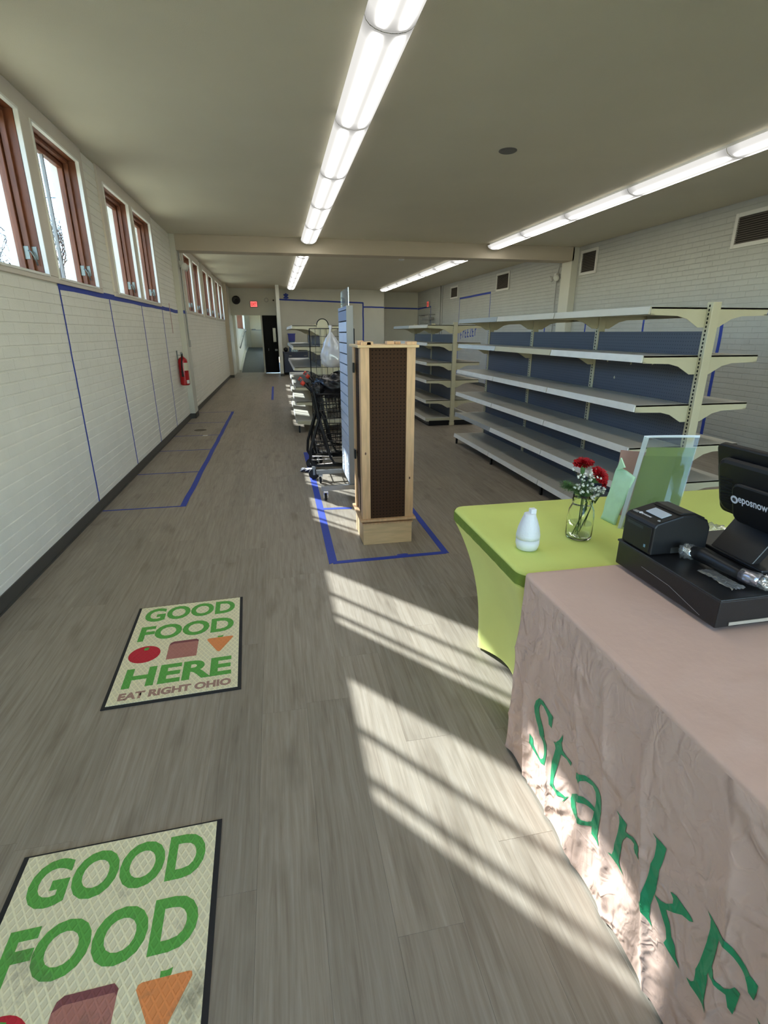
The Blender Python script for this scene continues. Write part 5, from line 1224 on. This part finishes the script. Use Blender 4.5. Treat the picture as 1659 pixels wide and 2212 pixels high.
# ================================================================== FLOOR MATS
def mat_cloth():
    m = bpy.data.materials.new('mat_fabric'); m.use_nodes = True
    return m
def diamond(name, col, amt=0.86, dirt=False):
    m = bpy.data.materials.new(name); m.use_nodes = True
    nt = m.node_tree; n = nt.nodes; l = nt.links; b = n['Principled BSDF']; b.inputs['Roughness'].default_value = 0.85
    tc = n.new('ShaderNodeTexCoord'); sp = n.new('ShaderNodeSeparateXYZ'); l.new(tc.outputs['Object'], sp.inputs[0])
    def m_(op, a, c=None):
        q = n.new('ShaderNodeMath'); q.operation = op
        for i, s in enumerate((a, c)):
            if s is None: continue
            if isinstance(s, (int, float)): q.inputs[i].default_value = s
            else: l.new(s, q.inputs[i])
        return q.outputs[0]
    u = m_('MULTIPLY', sp.outputs[0], 42.0); v = m_('MULTIPLY', sp.outputs[1], 25.0)
    a = m_('PINGPONG', m_('ADD', u, v), 0.5); c = m_('PINGPONG', m_('SUBTRACT', u, v), 0.5)
    mn = m_('MINIMUM', a, c); rp = n.new('ShaderNodeMapRange'); rp.inputs[1].default_value = 0.09; rp.inputs[2].default_value = 0.2; l.new(mn, rp.inputs[0])
    mx = n.new('ShaderNodeMix'); mx.data_type = 'RGBA'; l.new(rp.outputs[0], mx.inputs[0]); mx.inputs[6].default_value = col; mx.inputs[7].default_value = tuple(c_*amt for c_ in col[:3])+(1,)
    out = mx.outputs[2]
    if dirt:
        nz = n.new('ShaderNodeTexNoise'); nz.inputs['Scale'].default_value = 5.5; nz.inputs['Detail'].default_value = 6; nz.inputs['Roughness'].default_value = 0.65
        l.new(tc.outputs['Object'], nz.inputs['Vector'])
        r2 = n.new('ShaderNodeMapRange'); r2.inputs[1].default_value = 0.56; r2.inputs[2].default_value = 0.70; r2.inputs[4].default_value = 0.62; l.new(nz.outputs[0], r2.inputs[0])
        m2 = n.new('ShaderNodeMix'); m2.data_type = 'RGBA'; l.new(r2.outputs[0], m2.inputs[0]); l.new(out, m2.inputs[6]); m2.inputs[7].default_value = srgb(96, 88, 74); out = m2.outputs[2]
    l.new(out, b.inputs['Base Color'])
    bp = n.new('ShaderNodeBump'); bp.inputs['Strength'].default_value = 0.5; bp.inputs['Distance'].default_value = 0.003; bp.invert = True
    l.new(rp.outputs[0], bp.inputs['Height']); l.new(bp.outputs[0], b.inputs['Normal'])
    return m
CC = {}
for d in (False, True):
    s_ = '_worn' if d else ''
    CC[d] = dict(cream=diamond('mat_cream'+s_, srgb(246, 238, 198), 0.84, d), green=diamond('mat_green'+s_, srgb(100, 176, 76), 0.88, d), red=diamond('mat_red'+s_, srgb(200, 40, 54), 0.93, d),
                 brown=diamond('mat_brown'+s_, srgb(184, 124, 110), 0.92, d), dbrown=diamond('mat_dark_brown'+s_, srgb(136, 80, 80), 0.92, d), orange=diamond('mat_orange'+s_, srgb(240, 150, 86), 0.92, d), taupe=diamond('mat_taupe'+s_, srgb(174, 138, 120), 0.92, d))
TEXTS = [('GOOD', -0.246, 0.252, 0.265, 0.415, 'green', 0.035), ('FOOD', -0.242, 0.250, 0.067, 0.217, 'green', 0.035), ('HERE', -0.240, 0.248, -0.325, -0.175, 'green', 0.035), ('EAT RIGHT OHIO', -0.238, 0.250, -0.408, -0.357, 'taupe', 0.05)]
def floor_mat(label, c, ang, worn):
    t = thing('floor_mat', (c[0], c[1], 0), label, 'floor mat', 'printed floor mats')
    t.rotation_euler = (0, 0, math.radians(ang)); K = CC[worn]
    def part(name, mb, m): return link(name, mesh_of(mb), m, t)
    part('rubber_border', MB().box(-0.296, 0.296, -0.448, 0.448, 0.0007, 0.0045), M_RUBBER)
    part('fabric', MB().box(-0.280, 0.280, -0.431, 0.441, 0.0045, 0.0065), K['cream'])
    zt = 0.0071
    for s, x0, x1, y0, y1, cname, bold in TEXTS:
        me = text_mesh(s, x1-x0, y1-y0, bold)
        for v in me.vertices: v.co = Vector((v.co.x+x0, v.co.y+y0, zt))
        me.materials.clear(); me.materials.append(K[cname]); link('lettering', me, None, t)
    def flat(name, poly, m, z=zt): part(name, MB().prism(poly, 'z', z-0.0004, z), m)
    flat('tomato_print', [(-0.183+0.0755*math.cos(a), -0.058+0.074*math.sin(a)) for a in [2*math.pi*i/28 for i in range(28)]], K['red'])
    flat('tomato_stalk_print', [(-0.190, -0.022), (-0.172, -0.022), (-0.168, 0.0), (-0.182, 0.004), (-0.192, -0.006)], K['green'], zt+0.0005)
    flat('bread_print', [(-0.072, -0.131), (0.073, -0.131), (0.073, 0.004), (0.066, 0.011), (-0.056, 0.011), (-0.072, -0.006)], K['brown'])
    flat('bread_crust_print', [(-0.072, -0.006), (-0.05, 0.006), (0.066, 0.006), (0.073, -0.004), (0.074, 0.012), (0.062, 0.026), (-0.052, 0.026), (-0.066, 0.016)], K['dbrown'], zt+0.0005)
    flat('carrot_print', [(0.120, 0.008), (0.117, -0.002), (0.172, -0.114), (0.182, -0.122), (0.190, -0.116), (0.250, 0.000), (0.248, 0.010), (0.240, 0.012), (0.128, 0.012)], K['orange'])
    flat('carrot_top_print', [(0.170, 0.013), (0.196, 0.013), (0.200, 0.030), (0.186, 0.026), (0.170, 0.027)], K['green'], zt+0.0002)
    return t
floor_mat('cream GOOD FOOD HERE mat lying farther away, seen whole', (-0.576, 2.483), 2.7, False)
floor_mat('soiled cream GOOD FOOD mat nearest the camera, cut by the frame', (-0.563, 0.914), 1.8, True)
tag(mk('floor_hatch', MB().lathe([(0.10, 0), (0.10, 0.0018), (0.09, 0.0022)], (-1.333, 9.05, 0.0006), 28), mat('brown_floor_plate', srgb(88, 78, 62), 0.6)), 'round brown floor plate beside the left wall', 'floor plate')
tag(mk('paper_scrap', MB().prism([(-1.23, 8.49), (-1.16, 8.48), (-1.15, 8.54), (-1.22, 8.55)], 'z', 0.0008, 0.006), M_WHITEP), 'small white scrap of paper on the floor by the left wall', 'paper')

# ================================================================== WALL FIXTURES
fe = thing('fire_extinguisher', (-1.595, 9.75, 0.68), 'red fire extinguisher hanging on the left brick wall', 'fire extinguisher')
ex_, ey_ = -1.594, 9.76
mk('cylinder', MB().lathe([(0.060, 0.0), (0.075, 0.012), (0.077, 0.03), (0.077, 0.40), (0.070, 0.435), (0.045, 0.462), (0.022, 0.475), (0.022, 0.49)], (ex_, ey_, 0.68), 28), M_RED, fe, smooth=True)
mk('valve', MB().lathe([(0.018, 0.488), (0.018, 0.535), (0.01, 0.54)], (ex_, ey_, 0.68), 12).box(ex_-0.012, ex_+0.012, ey_-0.10, ey_+0.02, 1.205, 1.215).box(ex_-0.012, ex_+0.012, ey_-0.09, ey_+0.02, 1.228, 1.236), M_METAL, fe)
mk('hose', MB().tube([(ex_, ey_-0.02, 1.19), (ex_+0.01, ey_-0.08, 1.16), (ex_-0.005, ey_-0.105, 1.05), (ex_-0.01, ey_-0.10, 0.92)], 0.012, 8), M_RUBBER, fe, smooth=True)
mk('nozzle', MB().tube([(ex_-0.01, ey_-0.10, 0.93), (ex_-0.01, ey_-0.10, 0.83)], [0.013, 0.020], 10), M_RUBBER, fe, smooth=True)
def wrap(z0, z1, a0, a1, r=0.0785):
    return MB().grid(lambda u, v: (ex_+r*math.cos(math.radians(a0+(a1-a0)*u)), ey_+r*math.sin(math.radians(a0+(a1-a0)*u)), z0+(z1-z0)*v), 12, 1)
mk('label', wrap(0.93, 1.06, -75, 5), mat('cream_label', srgb(222, 216, 190), 0.5), fe, smooth=True)
mk('label', wrap(0.71, 0.77, -60, -15), M_WHITEP, fe, smooth=True)
mk('band', wrap(0.905, 0.915, -180, 180), M_BLACK, fe, smooth=True)
mk('wall_hook', MB().box(XL+0.001, XL+0.012, ey_-0.03, ey_+0.03, 1.10, 1.26).box(XL+0.012, ex_, ey_-0.012, ey_+0.012, 1.18, 1.19), M_METAL, fe)
def emergency_light(label, p, dirx, conduit_bottom, box_h, conduit_top=None):
    x, y, z = p
    t = thing('emergency_light', (x, y, z-0.08), label, 'emergency light', 'twin emergency lights')
    mk('housing', MB().box(x-0.03, x+0.03, y-0.05, y+0.05, z-0.04, z+0.07), M_VENT, t, bevel=0.008)
    for s in (-1, 1):
        hd = MB().lathe([(0.03, 0), (0.052, 0.03), (0.062, 0.055), (0.060, 0.065)], (0, 0, 0), 20)
        R = Matrix.Translation((x+dirx*0.035, y+s*0.075-0.02, z-0.02)) @ Vector((0, 0, 1)).rotation_difference(Vector((dirx*0.6, -0.75 if s < 0 else 0.3, -0.25))).to_matrix().to_4x4()
        h = mk('lamp_head', hd.xf(R), M_VENT, t, smooth=True)
        mk('lens', MB().lathe([(0.056, 0.058), (0.05, 0.069), (0.02, 0.076)], (0, 0, 0), 20).xf(R), mat('frosted_lens', srgb(224, 224, 214), 0.2), h, smooth=True)
    mk('conduit', MB().tube([(x-dirx*0.02, y, conduit_bottom), (x-dirx*0.02, y, z)], 0.010, 8), M_CONDUIT, t, smooth=True)
    mk('junction_box', MB().box(x-dirx*0.02-0.02, x-dirx*0.02+0.02, y-0.035, y+0.035, conduit_bottom-0.12, conduit_bottom), M_CONDUIT, t, bevel=0.003)
    if conduit_top: mk('conduit', MB().tube([(x-dirx*0.02, y-0.02, z+0.06), (x-dirx*0.02, y-0.06, z+0.2), (x-dirx*0.02, y-0.06, conduit_top)], 0.010, 8), M_CONDUIT, t, smooth=True)
emergency_light('twin-headed emergency light on the left pilaster', (-1.553, 10.62, 2.69), 1, 1.42, 0.1, ZC)
emergency_light('twin-headed emergency light on the right wall beyond the pilaster', (6.045, 11.15, 2.68), -1, 1.2, 0.1, ZC)
def vent(i, y0, y1, z0, z1, label):
    t = thing('wall_vent', (XR, (y0+y1)/2, z0), label, 'vent', 'louvered wall vents')
    b = 0.05
    mk('frame', MB().box(XR-0.03, XR-0.001, y0, y0+b, z0, z1).box(XR-0.03, XR-0.001, y1-b, y1, z0, z1).box(XR-0.03, XR-0.001, y0+b, y1-b, z0, z0+b).box(XR-0.03, XR-0.001, y0+b, y1-b, z1-b, z1), M_VENT, t, bevel=0.003)
    mk('backing', MB().box(XR-0.006, XR-0.001, y0+b, y1-b, z0+b, z1-b), M_SLOT, t)
    n = 12
    for k in range(n):
        z = z0+b+(z1-z0-2*b)*(k+0.5)/n
        mk('louver', MB().prism([(XR-0.026, z-0.010), (XR-0.008, z+0.008), (XR-0.006, z+0.006), (XR-0.024, z-0.012)], 'y', y0+b, y1-b), M_VENTD, t, fixn=True)
for i, (v, lb) in enumerate(zip(VENTS, ('nearest dark louvered vent, cut by the right frame edge', 'louvered vent beside the right pilaster', 'louvered vent beyond the beam, above the long shelving', 'farthest small louvered vent, above the freezer outline'))): vent(i, *v, lb)
tag(mk('conduit_pipe', MB().tube([(XR-0.024, 19.6, 0.3), (XR-0.024, 19.6, ZC)], 0.02, 8).tube([(XR-0.024, 19.35, 0.3), (XR-0.024, 19.35, ZC)], 0.012, 8), M_CONDUIT, smooth=True), 'pair of painted pipes up the far right wall', 'pipe')
# exit signs
M_EXIT = emit_mat('exit_sign_glow', (1.0, 0.10, 0.09, 1), 1.1)
es = thing('exit_sign', (-0.71, YB, 2.48), 'glowing red exit sign over the hall opening', 'exit sign')
mk('housing', MB().box(-0.86, -0.56, 21.895, 21.948, 2.475, 2.70), M_GREYPANEL, es, bevel=0.006)
mk('face', MB().box(-0.83, -0.59, 21.891, 21.896, 2.495, 2.68), M_EXIT, es)
me = text_mesh('EXIT', 0.19, 0.11, 0.02); place_text('lettering', me, basis(Vector((-0.805, 21.889, 2.533)), Vector((1, 0, 0)), Vector((0, 0, 1))), mat('exit_letters', srgb(150, 16, 18), 0.5), es)
es2 = thing('exit_sign', (XR, 21.15, 2.50), 'small red exit sign high on the far right wall', 'exit sign')
mk('housing', MB().box(XR-0.06, XR-0.002, 21.0, 21.30, 2.50, 2.72), M_GREYPANEL, es2, bevel=0.006)
mk('face', MB().box(XR-0.065, XR-0.06, 21.02, 21.28, 2.515, 2.705), emit_mat('dim_exit_glow', (1.0, 0.16, 0.12, 1), 0.26), es2)
place_text('lettering', text_mesh('EXIT', 0.2, 0.11, 0.02), basis(Vector((XR-0.067, 21.25, 2.55)), Vector((0, -1, 0)), Vector((0, 0, 1))), mat('exit_letters_dim', srgb(140, 20, 20), 0.5), es2)
fan = thing('wall_speaker', (-1.36, YB, 2.6), 'round black speaker high on the wall left of the exit sign', 'speaker')
mk('rim', MB().lathe([(0.15, 0), (0.155, 0.05), (0.13, 0.075), (0.10, 0.06)], (0, 0, 0), 28).xf(Matrix.Translation((-1.36, 21.948, 2.73)) @ Matrix.Rotation(math.radians(90), 4, 'X')), M_BLACK, fan, smooth=True)
mk('cone', MB().lathe([(0.11, 0.055), (0.04, 0.035), (0.035, 0.06), (0.01, 0.065)], (0, 0, 0), 24).xf(Matrix.Translation((-1.36, 21.948, 2.73)) @ Matrix.Rotation(math.radians(90), 4, 'X')), M_BLACKM, fan, smooth=True)
tag(mk('wall_ring', MB().tube([(-0.23+0.07*math.cos(a), 21.94, 2.745+0.07*math.sin(a)) for a in [2*math.pi*i/20 for i in range(21)]], 0.008, 6), M_GREYPANEL, smooth=True), 'grey ring mark on the wall right of the exit sign', 'ring')
tag(mk('wall_sensor', MB().blob((0.04, 21.92, 2.735), (0.03, 0.025, 0.03), 14, 10), M_BLACK, smooth=True), 'tiny dark sensor on the wall beside the partition', 'sensor')
rk = thing('wall_rack', (XR-0.15, 21.0, 1.85), 'small grey metal rack on the far right wall under the exit sign', 'rack')
mk('rack_frame', MB().tube([(XR-0.02, 21.75, 2.20), (XR-0.25, 21.75, 2.20), (XR-0.25, 20.25, 2.20), (XR-0.02, 20.25, 2.20)], 0.02, 6).tube([(XR-0.25, 20.3, 2.2), (XR-0.25, 20.3, 1.7)], 0.015, 6).tube([(XR-0.25, 21.7, 2.2), (XR-0.25, 21.7, 1.7)], 0.015, 6).tube([(XR-0.25, 21.7, 1.72), (XR-0.25, 20.3, 1.72)], 0.015, 6), M_ALU, rk)
mk('rack_tray', MB().box(XR-0.24, XR-0.03, 20.35, 21.3, 2.02, 2.10), M_GREYPANEL, rk)

# ================================================================== BACK COUNTER
ct = thing('counter_cabinet', (1.35, 21.35, 0), 'navy counter cabinet along the back wall', 'cabinet')
mk('body', MB().box(0.30, 2.60, 20.90, 21.88, 0.09, 0.81), M_NAVY, ct)
mk('plinth', MB().box(0.32, 2.58, 20.96, 21.88, 0.0, 0.09), M_SLOT, ct)
mk('worktop', MB().box(0.27, 2.62, 20.86, 21.89, 0.81, 0.845), M_NAVY, ct, bevel=0.004)
for k in range(4):
    x0 = 0.32+0.57*k
    d = mk('drawer_front', MB().box(x0, x0+0.55, 20.885, 20.90, 0.62, 0.79), M_NAVY, ct, bevel=0.003); mk('handle', MB().tube([(x0+0.17, 20.872, 0.705), (x0+0.27, 20.872, 0.705)], 0.012, 8), M_ALU, d)
    mk('door', MB().box(x0, x0+0.55, 20.885, 20.90, 0.11, 0.60), M_NAVY, ct, bevel=0.003)
bn = thing('storage_bin', (0.64, 21.35, 0.845), 'tall blue recycling bin standing on the back counter', 'bin')
mk('bin_body', MB().prism([(0.52, 1.24), (0.76, 1.24), (0.775, 1.49), (0.505, 1.49)], 'y', 21.2, 21.5), mat('blue_bin_plastic', srgb(40, 48, 150), 0.45), bn, fixn=True)
mk('bin_rim', MB().box(0.49, 0.79, 21.18, 21.52, 1.49, 1.52), mat('blue_bin_rim', srgb(46, 56, 165), 0.45), bn, bevel=0.004)
mk('bin_stand', MB().box(0.53, 0.75, 21.25, 21.5, 0.846, 1.24), mat('blue_crate', srgb(50, 96, 150), 0.5), bn)
wb = thing('water_pack', (0.72, 21.1, 0.845), 'pale blue shrink-wrapped water pack on the back counter', 'water pack')
for i in range(3):
    for j in range(2): mk('bottle', MB().lathe([(0.04, 0), (0.042, 0.02), (0.042, 0.15), (0.02, 0.19), (0.015, 0.22)], (0.62+0.085*i, 21.02+0.085*j, 0.846), 12), mat('bottle_blue', srgb(110, 160, 190), 0.2), wb, smooth=True)
mk('shrink_wrap', MB().box(0.575, 0.835, 20.975, 21.15, 0.848, 1.03), clear_mat('wrap_film', (0.85, 0.93, 0.98, 1), 0.5, 0.1, (0.5, 0.65, 0.75, 1), 0.2), wb)
mw = thing('microwave', (1.12, 21.3, 0.845), 'black microwave oven on the back counter', 'microwave')
mk('case', MB().box(0.86, 1.38, 21.12, 21.5, 0.855, 1.12), M_WHITEP, mw, bevel=0.006); mk('door', MB().box(0.88, 1.25, 21.105, 21.12, 0.875, 1.10), M_BLACK, mw); mk('control_panel', MB().box(1.26, 1.37, 21.105, 21.12, 0.875, 1.10), M_BLACK, mw)
tag(mk('black_sack', MB().blob((0.385, 21.15, 0.93), (0.085, 0.12, 0.085), 20, 12, crumple(21)), M_TRASH, smooth=True), 'small black sack on the counter beside the partition', 'bag')
tag(mk('paper_towel', MB().lathe([(0.02, 0), (0.06, 0.001), (0.06, 0.28), (0.02, 0.281)], (1.25, 21.6, 0.846), 18), M_WHITEP), 'upright white paper roll at the back of the counter', 'paper roll')
fs_ = thing('folding_stool', (0.98, 19.2, 0), 'small white folding stool in front of the navy counter', 'stool')
mk('seat', MB().box(0.83, 1.13, 19.05, 19.35, 0.43, 0.46), M_WHITEP, fs_, bevel=0.006)
for sx in (-1, 1):
    for yy in (19.08, 19.32): mk('leg', MB().tube([(0.98-sx*0.12, yy, 0.43), (0.98+sx*0.14, yy, 0.0)], 0.012, 6), M_WHITEP, fs_)
